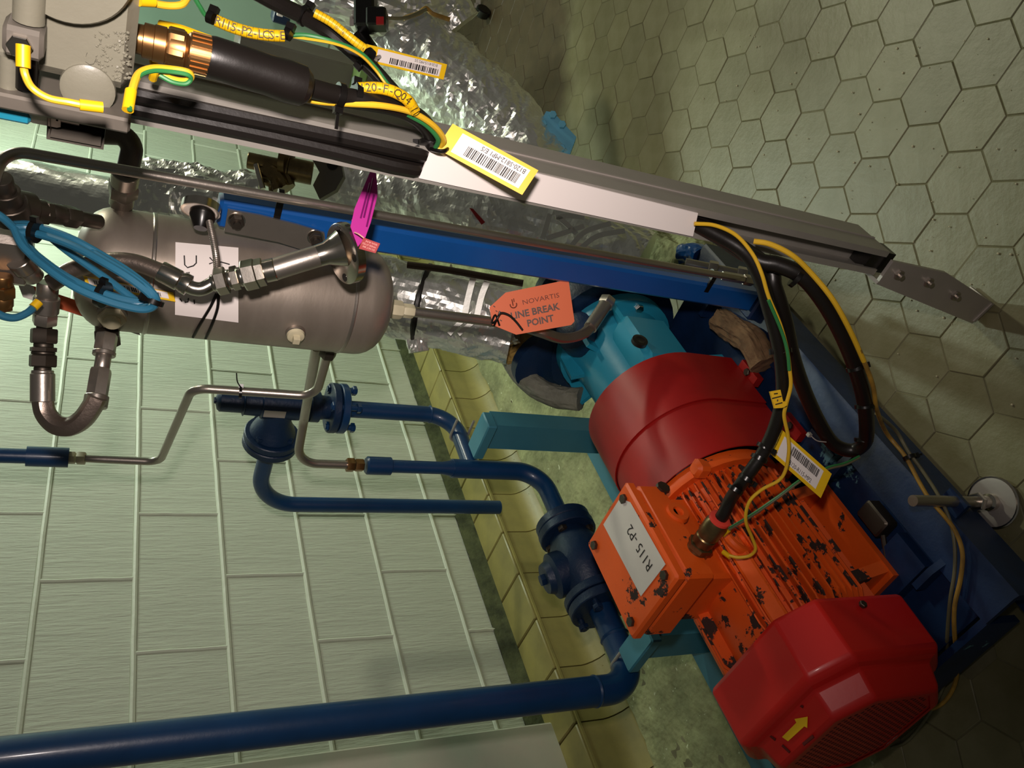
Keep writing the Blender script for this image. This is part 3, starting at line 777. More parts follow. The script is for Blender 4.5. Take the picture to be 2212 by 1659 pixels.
# ================================================================== BLUE POST
PX_, PYc = 1.13, .612
zP0, zP1 = VZ(PX_, PYc, 1622).z, VZ(PX_, PYc, 470).z
post = thing('blue_post', (PX_, PYc, zP0), 'bright blue steel post carrying the stainless pot, with scuffed edges', 'post')
w_, d_ = .047, .038
obj('box_section', MB().bevbox((PX_, PYc, (zP0 + zP1)/2), d_, w_, zP1 - zP0, .005), 'post_blue', post)
obj('base_foot', MB().bevbox((PX_, PYc + .01, (zP0 + .108)/2), .05, .06, max(.02, zP0 - .108), .004), 'skid_blue', post)
bxp = PX_ - d_/2 - .002
bq = [AX(px, py, bxp) for px, py in ((492, 450), (560, 462), (640, 482), (700, 500), (705, 545), (690, 549), (600, 520), (484, 497))]
bk = obj('pot_bracket', MB().prism(bq, (-.004, 0, 0)), 'stainless', post)
for px, py in ((511, 476), (681, 512)):
    p = AX(px, py, bxp - .004); obj('washer', MB().lathe(p, (-1, 0, 0), [(0, .0125), (.0015, .0125), (.0016, .006)], 20), 'polished', bk)
    hexnut(p + V(-.0015, 0, 0), (-1, 0, 0), .0105, .009, mb := MB()); mb.cyl(p, p + V(-.017, 0, 0), .0055, 12); obj('bracket_nut', mb, 'dull_steel', bk)

# long stainless tube clipped to the post
tx, ty = PX_ - .010, PYc - .043
tz = lambda px: VZ(tx, ty, px)
pth = [W(-30, 445, .93), W(12, 395, .95), tz(20) + V(0, 0, .0), tz(140), tz(400), tz(800), tz(1200), tz(1500), tz(1606)]
pth[2] = W(18, 338, .945)
tube1 = thing('long_tube', (tx, ty, tz(1606).z), 'long straight stainless tube clipped along the edge of the blue post', 'tube')
obj('tube', MB().tube(fillet(pth[:1] + [W(8, 322, .95)] + [tz(1606)], .03, 10), .0068, 16), 'stainless', tube1)
for px in (606, 1540):
    p = tz(px); ziptie('cable_tie', p, (0, 0, 1), .0075, tube1, .008, head=V(-.6, .8, 0))
    obj('tie_strap', MB().box(p + V(-.008, .020, 0), .004, .034, .010), 'black_plastic', tube1)
for a_, b_, r in ((1560, 1606, .009), (1606, 1625, .011)):
    hexnut(tz(b_), (0, 0, 1), r, tz(a_).z - tz(b_).z, mb := MB()); obj('end_nut', mb, 'stainless', tube1)

# ================================================================== STAINLESS POT
KX, KYp, KR = 1.132, .743, .0906
zt0, zt1 = VZ(KX, KYp, 835).z, VZ(KX, KYp, 158).z
pot = thing('seal_pot', (KX, KYp, zt0), 'dull stainless steel cylindrical pot with domed ends hung on the blue post', 'tank')
H = zt1 - zt0; dome = .052
prof = [(0, 0.0005)]
for i in range(1, 9):
    t = i/8; prof.append((dome*(1 - math.cos(t*math.pi/2)), KR*math.sin(t*math.pi/2)**.72))
prof += [(H - p[0], p[1]) for p in reversed(prof)]
obj('shell', MB().lathe((KX, KYp, zt0), (0, 0, 1), prof, 56), 'tank_steel', pot, smooth=60)
for px in (738, 322):
    z_ = VZ(KX, KYp, px).z; obj('weld_seam', MB().lathe((KX, KYp, z_ - .003), (0, 0, 1), [(0, KR), (.0015, KR + .0012), (.0045, KR + .0012), (.006, KR)], 56), 'stainless', pot)
def pot_hit(px, py, off=0.):
    r = ray(px, py); R_ = KR + off; ox, oy = CAM.x - KX, CAM.y - KYp
    A = r.x**2 + r.y**2; B = 2*(ox*r.x + oy*r.y); C = ox*ox + oy*oy - R_*R_; D = max(0, B*B - 4*A*C)
    return CAM + r * ((-B - math.sqrt(D)) / (2*A))
def pot_n(p): return V(p.x - KX, p.y - KYp, 0).normalized()
for px, py, hexr, bl in ((243, 678, .0185, True), (638, 718, .0145, False)):
    p = pot_hit(px, py); n = pot_n(p)
    bs = obj('boss', MB().lathe(p - n*.006, n, [(0, hexr*1.1), (.010, hexr*1.05), (.011, hexr*.95)], 24), 'stainless', pot)
    if bl:
        hexnut(p + n*.004, n, hexr, .010, mb := MB()); mb.lathe(p + n*.014, n, [(0, hexr*.62), (.006, hexr*.6), (.007, hexr*.5)], 20); obj('plug', mb, 'cream', bs)
    else:
        mb = MB().lathe(p + n*.005, n, [(0, hexr*.95), (.005, hexr*.9), (.006, hexr*.7)], 20); mb.box(p + n*.014, .010, .010, .014, n.cross(V(0, 0, 1)), V(0, 0, 1), n); obj('plug', mb, 'cream', bs)
# paper on the pot, wrapped on its shell
mb = MB(); P = []; nu, nv = 8, 14
c = [(379, 523), (515, 535), (515, 697), (378, 680)]
for j in range(nv + 1):
    for i in range(nu + 1):
        u, v = i/nu, j/nv
        px = (1-v)*((1-u)*c[0][0] + u*c[1][0]) + v*((1-u)*c[3][0] + u*c[2][0]); py = (1-v)*((1-u)*c[0][1] + u*c[1][1]) + v*((1-u)*c[3][1] + u*c[2][1])
        P.append(pot_hit(px, py, .0012 + .0006*math.sin(u*3.1)))
Fs = [(j*(nu+1)+i, j*(nu+1)+i+1, (j+1)*(nu+1)+i+1, (j+1)*(nu+1)+i) for j in range(nv) for i in range(nu)]
pp = obj('paper_label', mb.add(P, Fs), 'paper', pot, label='white paper sheet with black hand lettering')
strokes = [[(398, 552), (399, 572), (405, 578), (418, 574), (424, 568), (424, 552)], [(453, 556), (462, 566), (452, 570)], [(462, 566), (478, 566), (496, 571)], [(401, 590), (409, 588), (406, 597)],
           [(389, 625), (388, 631)], [(388, 645), (393, 651)], [(399, 653), (406, 652), (407, 644)], [(419, 648), (420, 656)], [(410, 604), (418, 606)]]
mb = MB()
for s_ in strokes: mb.tube([pot_hit(x, y, .0028) for x, y in s_], .0009, 6)
obj('lettering', mb, 'ink', pp)
# black straps
for path in ([(468, 634), (455, 662), (432, 700), (417, 728)], [(472, 634), (470, 665), (458, 700), (444, 731)]):
    obj('strap', MB().tube(smooth_path([pot_hit(x, y, .004) for x, y in path], 4), .0022, 8), 'black_plastic', pot)
# outlet at the bottom dome: nipple, nut, straight tube to the pump
OY_ = KYp + .008
lb = thing('outlet_tube', (KX, OY_, .6), 'straight stainless tube from the pot bottom ending in a braided hose at the pump', 'tube')
hexnut(V(KX, OY_, VZ(KX, OY_, 868).z), (0, 0, 1), .0165, .034, mb := MB()); hexnut(V(KX, OY_, VZ(KX, OY_, 893).z), (0, 0, 1), .0125, .02, mb)
obj('union_nut', mb, 'cream', lb)
q1 = VZ(KX, OY_, 1065)
obj('tube', MB().cyl(VZ(KX, OY_, 860), q1, .0092, 18), 'stainless', lb)
hz = smooth_path([q1 + V(0, 0, .004), VZ(KX + .01, OY_ + .005, 1110), W(1170, 718, 1.52), W(1215, 731, 1.55), W(1258, 722, 1.57), W(1283, 698, 1.59), W(1300, 670, 1.61)], 6)
obj('hose', MB().tube(hz, .0105, 14, rfun=lambda i, k, an: 1 + .10*math.cos(4*an)), 'hose', lb)
obj('hose_ferrule', MB().cyl(W(1275, 708, 1.58), W(1310, 655, 1.62), .0135, 16), 'stainless', lb)
hexnut(W(1307, 660, 1.618), W(1318, 640, 1.63) - W(1307, 660, 1.618), .017, .018, mb := MB()); obj('hose_nut', mb, 'stainless', lb)

# ---- fitting on the pot's wall side with two bent tubes
def unit(a, b): return (Vector(b) - Vector(a)).normalized()
fz = VZ(KX, KYp + KR, 716).z
t1 = thing('bent_tube', (KX, KYp + .12, fz), 'bent stainless tube from the pot dropping back to the upper blue pipe socket', 'tube')
g0 = V(KX, KYp + KR - .006, fz); 
hexnut(g0, (0, 1, 0), .0165, .022, mb := MB()); hexnut(g0 + V(0, .022, 0), (0, 1, 0), .0150, .018, mb); obj('elbow_nut', mb, 'dull_steel', t1)
w0 = PJ(g0)[2]
pts = [g0 + V(0, .035, 0), W(698, 826, w0 + .10), W(640, 852, w0 + .12), W(430, 842, w0 + .06), W(340, 1000, w0 + .22), W(180, 990, w0 + .20)]
pts = [g0 + V(0, .03, 0), W(692, 838, w0 + .09), W(655, 853, w0 + .105), W(415, 838, w0 + .05), W(345, 998, w0 + .30), W(180, 990, w0 + .26)]
obj('tube', MB().tube(fillet([pts[0], W(682, 856, w0 + .11), pts[3], pts[4], pts[5]], .035, 10), .0082, 14), 'stainless', t1)
e = pts[5]; dd = unit(pts[4], pts[5]); wE = PJ(e)[2]
hexnut(e - dd*.004, dd, .0135, .016, mb := MB()); hexnut(e + dd*.015, dd, .013, .014, mb); obj('compression_nut', mb, 'cream', t1)
up = thing('blue_pipe_stub', tuple(W(110, 987, wE)), 'short blue pipe with a screwed socket entering at the upper edge of the wall', 'pipe')
sA_, sB_ = W(149, 989, wE), W(75, 985, wE - .06)
dv = V(0, 0, 1); sA_ = e + dd*.027
obj('socket', MB().cyl(sA_, sA_ + dv*.075, .0205, 20), 'pipe_blue', up)
obj('pipe_run', MB().cyl(sA_ + dv*.07, sA_ + dv*.5, .0150, 20), 'pipe_blue', up)
t2 = thing('drop_tube', (1.1, 1.1, .8), 'stainless tube bending behind the pot down to the lower blue socket', 'tube')
cE = V(1.298, PY, VZ(1.298, PY, 752).z)
path = [W(683, 755, 1.34), W(657, 900, 1.70), W(652, 1003, 2.05), cE + V(0, 0, .0)]
wc = PJ(cE)[2]
path = [W(684, 750, wc - .42), W(657, 905, wc - .12), V(cE.x, cE.y, VZ(cE.x, cE.y, 640).z), cE]
obj('tube', MB().tube(fillet(path, .05, 10), .0098, 14), 'stainless', t2)
hexnut(cE + V(0, 0, .004), (0, 0, -1), .0165, .018, mb := MB()); hexnut(cE - V(0, 0, .016), (0, 0, -1), .0150, .02, mb); obj('compression_nut', mb, 'brass', t2)
# black tie and paper scrap on the bent tube
p = W(520, 848, w0 + .07); ziptie('cable_tie', p, unit(pts[2], pts[3]), .009, t1, .005, head=-R_DOWN)
obj('tie_tail', MB().tube(smooth_path([W(523, 840, w0+.06), W(513, 825, w0+.06), W(511, 806, w0+.055)], 4), .0012, 6), 'black_plastic', t1)

# ================================================================== JUNCTION BOX AND CABLES (upper left)
JX = .70
jb = thing('junction_box', tuple(AX(150, 130, JX + .05)), 'grey painted cast junction box with a brass gland and yellow earth leads', 'junction box')
def J(px, py, dx=0.): return AX(px, py, JX + dx)
body = [J(-260, -60), J(298, 12), J(284, 243), J(-260, 135)]
def slab(name, pts, depth, material, parent, bev=.004, lab=None):
    o = obj(name, MB().prism(pts, (depth, 0, 0)), material, parent, label=lab)
    if bev:
        m_ = o.modifiers.new('bevel', 'BEVEL'); m_.width = bev; m_.segments = 3; m_.limit_method = 'ANGLE'
    return o
# body: axis aligned block
def jyz(px, py): p = J(px, py); return p.y, p.z
yb0, zb0 = jyz(299, 10); yb1, zb1 = jyz(287, 205)
zb = (zb0 + zb1)/2
obj('box_body', MB().bevbox((JX + .045, (yb1 + .655*0 + yb0 - .09)/2 + .0, zb + .11), .09, yb1 - yb0 + .09, .22, .008), 'box_grey', jb)
# round raised cover at the image top edge and a lower step
cpt = J(150, -95); obj('round_cover', MB().lathe(cpt + V(.004, 0, 0), (-1, 0, 0), [(0, .044), (.010, .044)] and [(0, .044), (.014, .044), (.018, .042)], 48), 'box_grey', jb)
cpt = J(-120, -60); obj('cover_boss', MB().lathe(cpt + V(.004, 0, 0), (-1, 0, 0), [(0, .030), (.004, .030), (.006, .028)] and [(0, .030), (.006, .030), (.008, .026)], 32), 'box_grey', jb)
cpt = J(190, 192); obj('hub', MB().lathe(V(JX + .002, cpt.y, cpt.z), (-1, 0, 0), [(0, .020), (.004, .0195), (.006, .016)], 32), 'box_grey', jb)
# base plate edge and mounting channel
y0p, z0p = jyz(284, 240); y1p, z1p = jyz(283, 272)
obj('base_plate', MB().bevbox((JX + .035, (y0p + y1p)/2, z0p + .12), .105, y1p - y0p, .24, .002), 'box_plate', jb)
cc = J(166, 268); chn = thing('mounting_channel', (cc.x + .1, cc.y, cc.z), 'short steel channel with an open black end under the junction box', 'channel')
prof = [(-.0205, -.011), (-.0205, .012), (.0205, .012), (.0205, -.011), (.013, -.011), (.013, -.005), (.0145, -.005), (.0145, -.0085), (.0182, -.0085), (.0182, .0095), (-.0182, .0095), (-.0182, -.0085), (-.0145, -.0085), (-.0145, -.005), (-.013, -.005), (-.013, -.011)]
n = len(prof); P = [V(JX - .004, cc.y + .004 + b, cc.z + a) for a, b in prof] + [V(JX + .14, cc.y + .004 + b, cc.z + a) for a, b in prof]
obj('channel', MB().add(P, [(i, (i+1) % n, n+(i+1) % n, n+i) for i in range(n)]), 'box_plate', chn, smooth=30)
obj('channel_core', MB().bbox(JX + .045, JX + .06, cc.y - .006, cc.y + .013, cc.z - .018, cc.z + .018), 'black_plastic', chn)
p = J(62, 245); hexnut(p + V(.01, 0, 0), (0, 0, -1), .011, .022, mb := MB()); mb.cyl(p + V(.01, 0, 0), p + V(.01, 0, -.035), .006, 12); obj('fixing_bolt', mb, 'stainless', chn)
p = J(18, 245); obj('blue_shim', MB().bevbox(p + V(.02, -.002, .01), .04, .018, .05, .002), 'bearing_blue', chn, label='light blue bracket end')
# cover bolt block, boss and lugs
p = J(58, 68); obj('clamp_block', MB().bevbox(p + V(-.012, 0, 0), .03, .022, .026, .003), 'panel_grey', jb)
p = J(52, 70); hexnut(p + V(-.026, 0, 0), (-1, 0, 0), .0085, .005, mb := MB()); obj('cover_bolt', mb, 'polished', jb)
obj('cover_ridge', MB().cyl(J(66, -40, -.012), J(62, 45, -.012), .0105, 16), 'box_grey', jb)
obj('bolt_post', MB().cyl(J(60, 100, -.004), J(58, 190, -.004), .008, 14), 'black_plastic', jb)
obj('side_rib', MB().cyl(J(20, 118, -.002), J(18, 190, -.002), .0072, 14), 'box_grey', jb)
for px, py in ((254, 236),):
    p = J(px, py); hexnut(p + V(.002, .012, 0), (-.25, -1, 0), .0085, .008, mb := MB()); obj('earth_bolt', mb, 'brass', jb)
O = J(203, 196, -.0005); Uq = J(207, 110, -.0005) - O; Vq = V(0, 0, 1) * .012
obj('cast_lettering', text_mb('R   C', (O, Uq, V(0, 0, .0125)), 0, 0, .9, lift=.0012, aspect=1.25, bold=.02), 'box_grey', jb)
# rough painted patch near the gland
mb = MB(); rg2 = random.Random(5)
for k in range(110):
    p = J(rg2.uniform(205, 282), rg2.uniform(68, 172), .0002); mb.lathe(p, (-1, rg2.uniform(-.4, .4), rg2.uniform(-.4, .4)), [(0, rg2.uniform(.0008, .0018)), (.0012, .0003)], 5)
obj('paint_stipple', mb, 'box_grey', jb, kind='stuff')
# brass gland, shroud and armoured cable
g0, g1 = W(298, 84, .66), W(458, 124, .685); gd = unit(g0, g1); L = (g1 - g0).length
gl = obj('brass_gland', MB().lathe(g0, gd, [(-.006, .0115), (L*.06, .0118), (L*.07, .0138), (L*.2, .0138), (L*.21, .0146), (L*.36, .0146), (L*.37, .0135), (L*.42, .0148), (L*.62, .0150), (L*.64, .0135), (L*.68, .0155), (L*.99, .0155), (L, .014)], 24), 'brass', jb)
hexnut(g0 + gd*L*.38, gd, .0165, L*.24, mb := MB()); obj('gland_nut', mb, 'brass', gl)
for k in range(20):
    an = 2*math.pi*k/20; e1_ = gd.orthogonal().normalized(); e2_ = gd.cross(e1_)
    obj('knurl', MB().box(g0 + gd*L*.84 + (e1_*math.cos(an) + e2_*math.sin(an))*.0155, L*.28, .0024, .0024, gd, e1_*-math.sin(an) + e2_*math.cos(an), e1_*math.cos(an) + e2_*math.sin(an)), 'brass', gl)
s0, s1 = g1, W(676, 193, .735); sd = unit(s0, s1); SL = (s1 - s0).length
ca = thing('armoured_cable', tuple(W(800, 230, .78)), 'black armoured cable with a fat rubber shroud looping from the brass gland into the strut', 'cable')
obj('shroud', MB().lathe(s0 - sd*.004, sd, [(0, .0165), (.004, .0175), (.03, .0178), (.05, .0172), (SL - .02, .0185), (SL - .006, .0178), (SL, .013), (SL + .002, .010)], 28), 'black_rubber', ca)
wS = PJ(V(SX, SY, VZ(SX, SY, 950).z))[2]
cpath = smooth_path([s1 - sd*.01, W(745, 210, .76), W(800, 219, .775), W(860, 233, .80), W(905, 256, .83), W(932, 290, .86), W(932, 318, .885), W(960, 350, .92), W(1080, 390, .97)], 6)
obj('cable', MB().tube(cpath, .0092, 12), 'black_rubber', ca)
ziptie('cable_tie', W(733, 207, .757), sd, .0105, ca, .006, head=R_DOWN, tail=.018)
ziptie('cable_tie', W(768, 206, .768), sd, .0105, ca, .006, head=-R_DOWN)
# marker sleeve on it
def sleeve(name, pxs, w, r, parent, text, label, material='yellow', size=.95, ink='ink_brown', flip=False, dwn=0.):
    pts = smooth_path([W(x, y, ww) for x, y, ww in pxs], 6)
    s_ = obj(name, MB().tube(pts, r, 12), material, parent, label=label)
    # letters stepped along the path, one per ring
    n_ = len(text); tot = sum((pts[i+1]-pts[i]).length for i in range(len(pts)-1)); mb = MB(); rings_ = MB()
    for k, ch in enumerate(text):
        d_ = tot*(k + .5)/n_; acc = 0
        for i in range(len(pts)-1):
            l = (pts[i+1]-pts[i]).length
            if acc + l >= d_: break
            acc += l
        c_ = pts[i].lerp(pts[i+1], (d_ - acc)/l); t_ = unit(pts[i], pts[i+1]); nrm = (CAM - c_); nrm = (nrm - t_*nrm.dot(t_)).normalized()
        up_ = nrm.cross(t_)
        if flip: t_, up_ = -t_, -up_
        O_ = c_ + nrm*(r*.99) - up_*r*.55
        if ch != ' ':
            m_ = text_mb(ch, (O_, t_*.01, up_*(2*r)), 0, 0, size, align='CENTER', lift=.0004); mb.add(m_.v, m_.f)
        a_ = c_ + t_*(tot/n_/2)
        rings_.lathe(a_ - t_*.00015, t_, [(0, r), (.00015, r + .00015), (.0003, r)], 12)
    obj('characters', mb, ink, s_); obj('ring_gap', rings_, ink, s_)
    return s_
sleeve('marker_sleeve', [(774, 191, .765), (815, 190, .77), (850, 198, .775), (880, 216, .785), (896, 240, .80)], 0, .0056, ca, '120-F-Q04 11', 'yellow cable marker sleeve with black characters')
# green and yellow core above, with its marker
gw = thing('earth_wire', tuple(W(620, 80, .8)), 'green and yellow earth wire with a long yellow marker, running above the shroud', 'wire')
obj('wire', MB().tube(smooth_path([W(415, -15, .74), W(432, 15, .75), W(452, 38, .76), W(520, 62, .77), W(600, 76, .78), W(660, 76, .79), W(720, 90, .80), W(775, 112, .82), W(810, 145, .84), W(838, 182, .85), W(880, 225, .87), W(920, 270, .88), W(938, 310, .90)], 5), .0022, 8), 'wire_green', gw)
obj('wire_stripe', MB().tube(smooth_path([W(622, 78, .7865), W(720, 94, .797), W(775, 117, .816), W(810, 150, .836), W(838, 187, .846), W(880, 230, .866)], 5), .0014, 6), 'wire_yellow', gw)
sleeve('marker_sleeve', [(466, 44, .752), (500, 58, .757), (540, 70, .762), (580, 76, .767), (614, 78, .772)], 0, .0054, gw, 'R115-P2-LCS-E', 'yellow cable marker sleeve with black characters')
for px, py, w_ in ((456, 38, .752), (622, 74, .775)):
    ziptie('cable_tie', W(px, py, w_), unit(W(px, py, w_), W(px+20, py+8, w_)), .0042, gw, .006, head=-R_DOWN)
# second black cable from the top edge
cb = thing('marked_cable', tuple(W(700, 80, .85)), 'black cable entering from the top edge with a plain yellow marker along it', 'cable')
obj('cable', MB().tube(smooth_path([W(540, -25, .80), W(600, 8, .82), W(655, 35, .84), (W(710, 68, .86)), W(765, 115, .87), W(805, 150, .88), W(850, 200, .89), W(900, 255, .90), W(935, 305, .91), W(990, 350, .94), W(1090, 392, .98)], 5), .0085, 10), 'black_rubber', cb)
sleeve('marker_sleeve', [(680, 28, .835), (715, 48, .84), (745, 72, .845), (770, 92, .85), (788, 105, .855)], 0, .0046, cb, '      0 8     6', 'narrow yellow marker sleeve', size=.5)
ziptie('cable_tie', W(657, 34, .84), unit(W(640, 25, .84), W(670, 43, .84)), .0092, cb, .005, head=-R_DOWN)
ziptie('cable_tie', W(792, 125, .87), unit(W(770, 105, .87), W(810, 145, .87)), .0098, cb, .006, head=R_DOWN)
# yellow earth lead under the shroud
yw = thing('yellow_lead', tuple(W(830, 240, .8)), 'bright yellow earth lead curving under the shroud to the hanging yellow tag', 'wire')
obj('wire', MB().tube(smooth_path([W(560, 190, .745), W(640, 208, .745), W(690, 219, .75), W(760, 224, .76), W(830, 229, .775), W(890, 243, .80), W(935, 270, .825), W(958, 300, .85), W(952, 322, .87), W(975, 345, .90)], 6), .0031, 10), 'wire_yellow', yw)
obj('green_stripe', MB().tube(smooth_path([W(880, 247, .803), W(920, 270, .824), W(946, 300, .847), W(940, 322, .866)], 6), .0026, 8), 'wire_green', yw)
ziptie('cable_tie', W(930, 310, .87), R_DOWN, .012, yw, .005, head=-R_RIGHT)
obj('tag_hook', MB().tube(smooth_path([W(930, 322, .865), W(945, 326, .86), W(960, 326, .86), W(968, 321, .865)], 4), .0022, 8), 'black_plastic', yw)
# leads on the box face
def lead(name, pts, r, material, label, lugs=(), stripe=None, cat='wire'):
    t_ = thing(name, tuple(W(*pts[len(pts)//2])), label, cat)
    obj('wire', MB().tube(smooth_path([W(*p) for p in pts], 6), r, 10), material, t_)
    for (a_, b_, rr) in lugs:
        obj('lug_sleeve', MB().cyl(W(*a_), W(*b_), rr, 12), 'yellow', t_)
    if stripe: obj('stripe', MB().tube(smooth_path([W(p[0] + stripe[0], p[1] + stripe[1], p[2] - .002) for p in pts], 6), r*.62, 8), 'wire_green', t_)
    return t_
lead('box_lead', [(50, 130, .555), (54, 160, .555), (70, 190, .56), (105, 212, .565), (150, 221, .57), (185, 228, .575)], .0026, 'wire_yellow', 'yellow earth lead looping across the face of the junction box', [((50, 97, .55), (50, 146, .553), .0046), ((172, 226, .572), (222, 232, .58), .0040)])
lead('curled_lead', [(280, 232, .60), (287, 190, .61), (300, 160, .62), (330, 148, .63), (370, 150, .64), (404, 156, .645), (412, 166, .65), (400, 176, .65), (372, 172, .645), (345, 158, .64)], .0030, 'wire_yellow', 'green and yellow lead curling beside the corner of the junction box', [((276, 238, .60), (283, 196, .605), .0042)], (0, 5))
lead('edge_lead', [(290, -8, .62), (320, 4, .63), (360, 12, .64), (392, 10, .645), (405, -5, .65)], .0028, 'wire_yellow', 'yellow lead looping at the top edge beside the junction box', [((300, 2, .62), (332, 4, .63), .004)])
lead('gland_strap', [(345, 54, .70), (390, 64, .70), (440, 82, .70), (470, 92, .71)], .0042, 'yellow', 'yellow strip lying behind the brass gland')
lead('short_strap', [(330, 120, .70), (334, 150, .70), (330, 170, .71)], .0036, 'yellow', 'short yellow strip dropping below the brass gland')

# ================================================================== HOSES, FLANGED STUB, COIL (in front of and beside the pot)
fs = thing('flanged_stub', tuple(W(650, 570, 1.1)), 'bright stainless pipe stub with a drilled flange and hose elbow lying across the pot', 'pipe fitting')
wq = 1.10
a_, b_ = W(592, 582, wq), W(700, 549, wq + .02); dF = unit(a_, b_)
obj('stub_pipe', MB().tube([a_, W(640, 567, wq + .007), W(690, 552, wq + .018)], .0150, 20), 'stainless', fs)
obj('neck', MB().lathe(W(686, 553, wq + .017), dF, [(0, .0150), (.012, .0158), (.028, .023), (.034, .026)], 28), 'polished', fs)
dfl = (dF + R_FWD*.42).normalized()
cF = W(738, 549, wq + .03)
fl = obj('stub_flange', MB().lathe(cF, dfl, [(0, .041), (.001, .0425), (.013, .0425), (.014, .041), (.014, .028), (.0165, .028), (.0165, .012)], 44), 'polished', fs)
e1_ = dfl.orthogonal().normalized(); e2_ = dfl.cross(e1_)
for k in range(4):
    an = rad(20 + 90*k); p = cF + (e1_*math.cos(an) + e2_*math.sin(an))*.0335
    obj('bolt_hole', MB().lathe(p - dfl*.0004, dfl, [(0, .0058), (.0002, .0058), (.0150, .0058), (.0152, .0056)], 14), 'black_plastic', fl)
# stamped marks on the rim
mb = MB()
for k in range(9):
    an = rad(-150 + 14*k); u = (e1_*math.cos(an) + e2_*math.sin(an))
    if k in (3, 6): continue
    mb.box(cF + u*.0426 + dfl*.007, .0012, .004, .006, u, u.cross(dfl), dfl)
obj('stamped_mark', mb, 'ink', fl)
def nutchain(parent, pts, specs, material='polished'):
    "specs: (t0, t1, radius, sides) along the straight line pts[0]-pts[1]"
    a, b = pts; d = unit(a, b); L = (b-a).length
    for t0, t1, r, sd in specs:
        if sd == 6: mb = MB().lathe(a + d*L*t0, d, [(0, r*.92), (L*(t1-t0)*.1, r), (L*(t1-t0)*.9, r), (L*(t1-t0), r*.92)], 6, rot=.3)
        else: mb = MB().lathe(a + d*L*t0, d, [(0, r*.95), (.001, r), (L*(t1-t0) - .001, r), (L*(t1-t0), r*.95)], 20)
        obj('hex_nut' if sd == 6 else 'collar', mb, material, parent)
nutchain(fs, (W(458, 612, wq - .01), W(596, 581, wq)), [(0, .08, .0115, 20), (.06, .24, .0185, 6), (.24, .32, .0135, 20), (.30, .42, .0165, 6), (.42, .50, .0135, 20), (.48, .70, .0205, 6), (.68, .82, .0190, 6), (.82, 1.0, .0155, 20)])
elb = smooth_path([W(398, 612, wq - .02), W(415, 622, wq - .018), W(436, 624, wq - .014), W(460, 612, wq - .01)], 6)
obj('elbow', MB().tube(elb, .0095, 16), 'polished', fs)
obj('hose_ferrule', MB().lathe(W(345, 585, wq - .03), unit(W(345, 585, wq - .03), W(400, 613, wq - .02)), [(0, .0135), (.002, .0142), (.026, .0142), (.028, .0125), (.032, .0145), (.040, .0145), (.041, .011)], 22), 'polished', fs)
hp = smooth_path([W(110, 612, 1.06), W(160, 582, 1.06), W(220, 566, 1.06), (W(285, 566, 1.065)), W(352, 589, 1.07)], 8)
obj('braided_hose', MB().tube(hp, .0115, 16), 'hose', fs)
hp2 = smooth_path([W(120, 622, 1.07), W(170, 596, 1.075), W(225, 582, 1.08), W(275, 582, 1.085)], 8)
# ---- U-shaped hose assembly hanging beyond the pot
uh = thing('u_hose', tuple(W(150, 850, 1.15)), 'short braided metal hose bent in a U below the pot with heavy hex couplings', 'hose')
wu = 1.13
def YP(px, py, w=wu): return W(px, py, w)
nutchain(uh, (YP(104, 610, 1.10), YP(96, 700, 1.12)), [(0, .35, .0135, 20), (.35, .72, .0165, 20), (.72, 1.0, .0160, 6)], 'stainless')
nutchain(uh, (YP(96, 700), YP(92, 800)), [(0, .12, .0100, 20), (.10, .42, .0178, 6), (.42, .52, .0125, 20), (.50, .60, .0175, 6), (.60, .66, .0150, 20), (.66, .93, .0180, 6), (.93, 1.05, .0110, 20)], 'dull_steel')
nutchain(uh, (YP(92, 800), YP(92, 868)), [(0, .12, .0140, 20), (.1, 1.0, .0155, 20)], 'stainless')
up_ = smooth_path([YP(93, 862), YP(100, 893), YP(122, 917), YP(152, 922), YP(180, 905), YP(203, 872), YP(210, 858)], 8)
obj('braided_hose', MB().tube(up_, .0135, 16, rfun=lambda i, k, an: 1 + .07*math.cos(5*an)), 'hose', uh)
nutchain(uh, (YP(205, 880, 1.14), YP(232, 722, 1.17)), [(0, .16, .0160, 20), (.14, .52, .0145, 6), (.52, .72, .0105, 20), (.70, .76, .0155, 20), (.76, 1.0, .0150, 6)], 'stainless')
g_ = YP(232, 726, 1.18); nutchain(uh, (YP(233, 740, 1.19), YP(231, 702, 1.21)), [(0, .5, .0185, 6), (.5, 1., .0165, 20)], 'dull_steel')
# ---- blue cable coil
coil = thing('cable_coil', tuple(W(190, 590, .95)), 'coil of teal blue cable tied with black cable ties in front of the pot', 'cable coil')
base = [(30, 492), (62, 492), (110, 505), (165, 527), (225, 560), (285, 597), (330, 634), (336, 655), (312, 664), (262, 655), (205, 636), (150, 610), (95, 572), (50, 532)]
for k, (ox, oy, sc_, w_) in enumerate(((0, 0, 1., .955), (4, 8, .955, .945), (-4, -9, .97, .965), (3, 2, .90, .975))):
    cx_, cy_ = 185, 575
    pts = [W(cx_ + (x - cx_)*sc_ + ox, cy_ + (y - cy_)*sc_ + oy, w_ + .012*math.sin(i*.9 + k)) for i, (x, y) in enumerate(base)]
    obj('cable_turn', MB().tube(smooth_path(pts + pts[:1], 5), .0048, 10), 'teal_cable', coil)
obj('cable_turn', MB().tube(smooth_path([W(100, 505, .985), W(150, 545, .985), W(220, 595, .985), W(300, 655, .98)], 5), .0048, 10), 'teal_cable', coil)
obj('cable_end', MB().tube(smooth_path([W(-20, 455, .93), W(5, 470, .94), W(30, 492, .955)], 5), .0048, 10), 'teal_cable', coil)
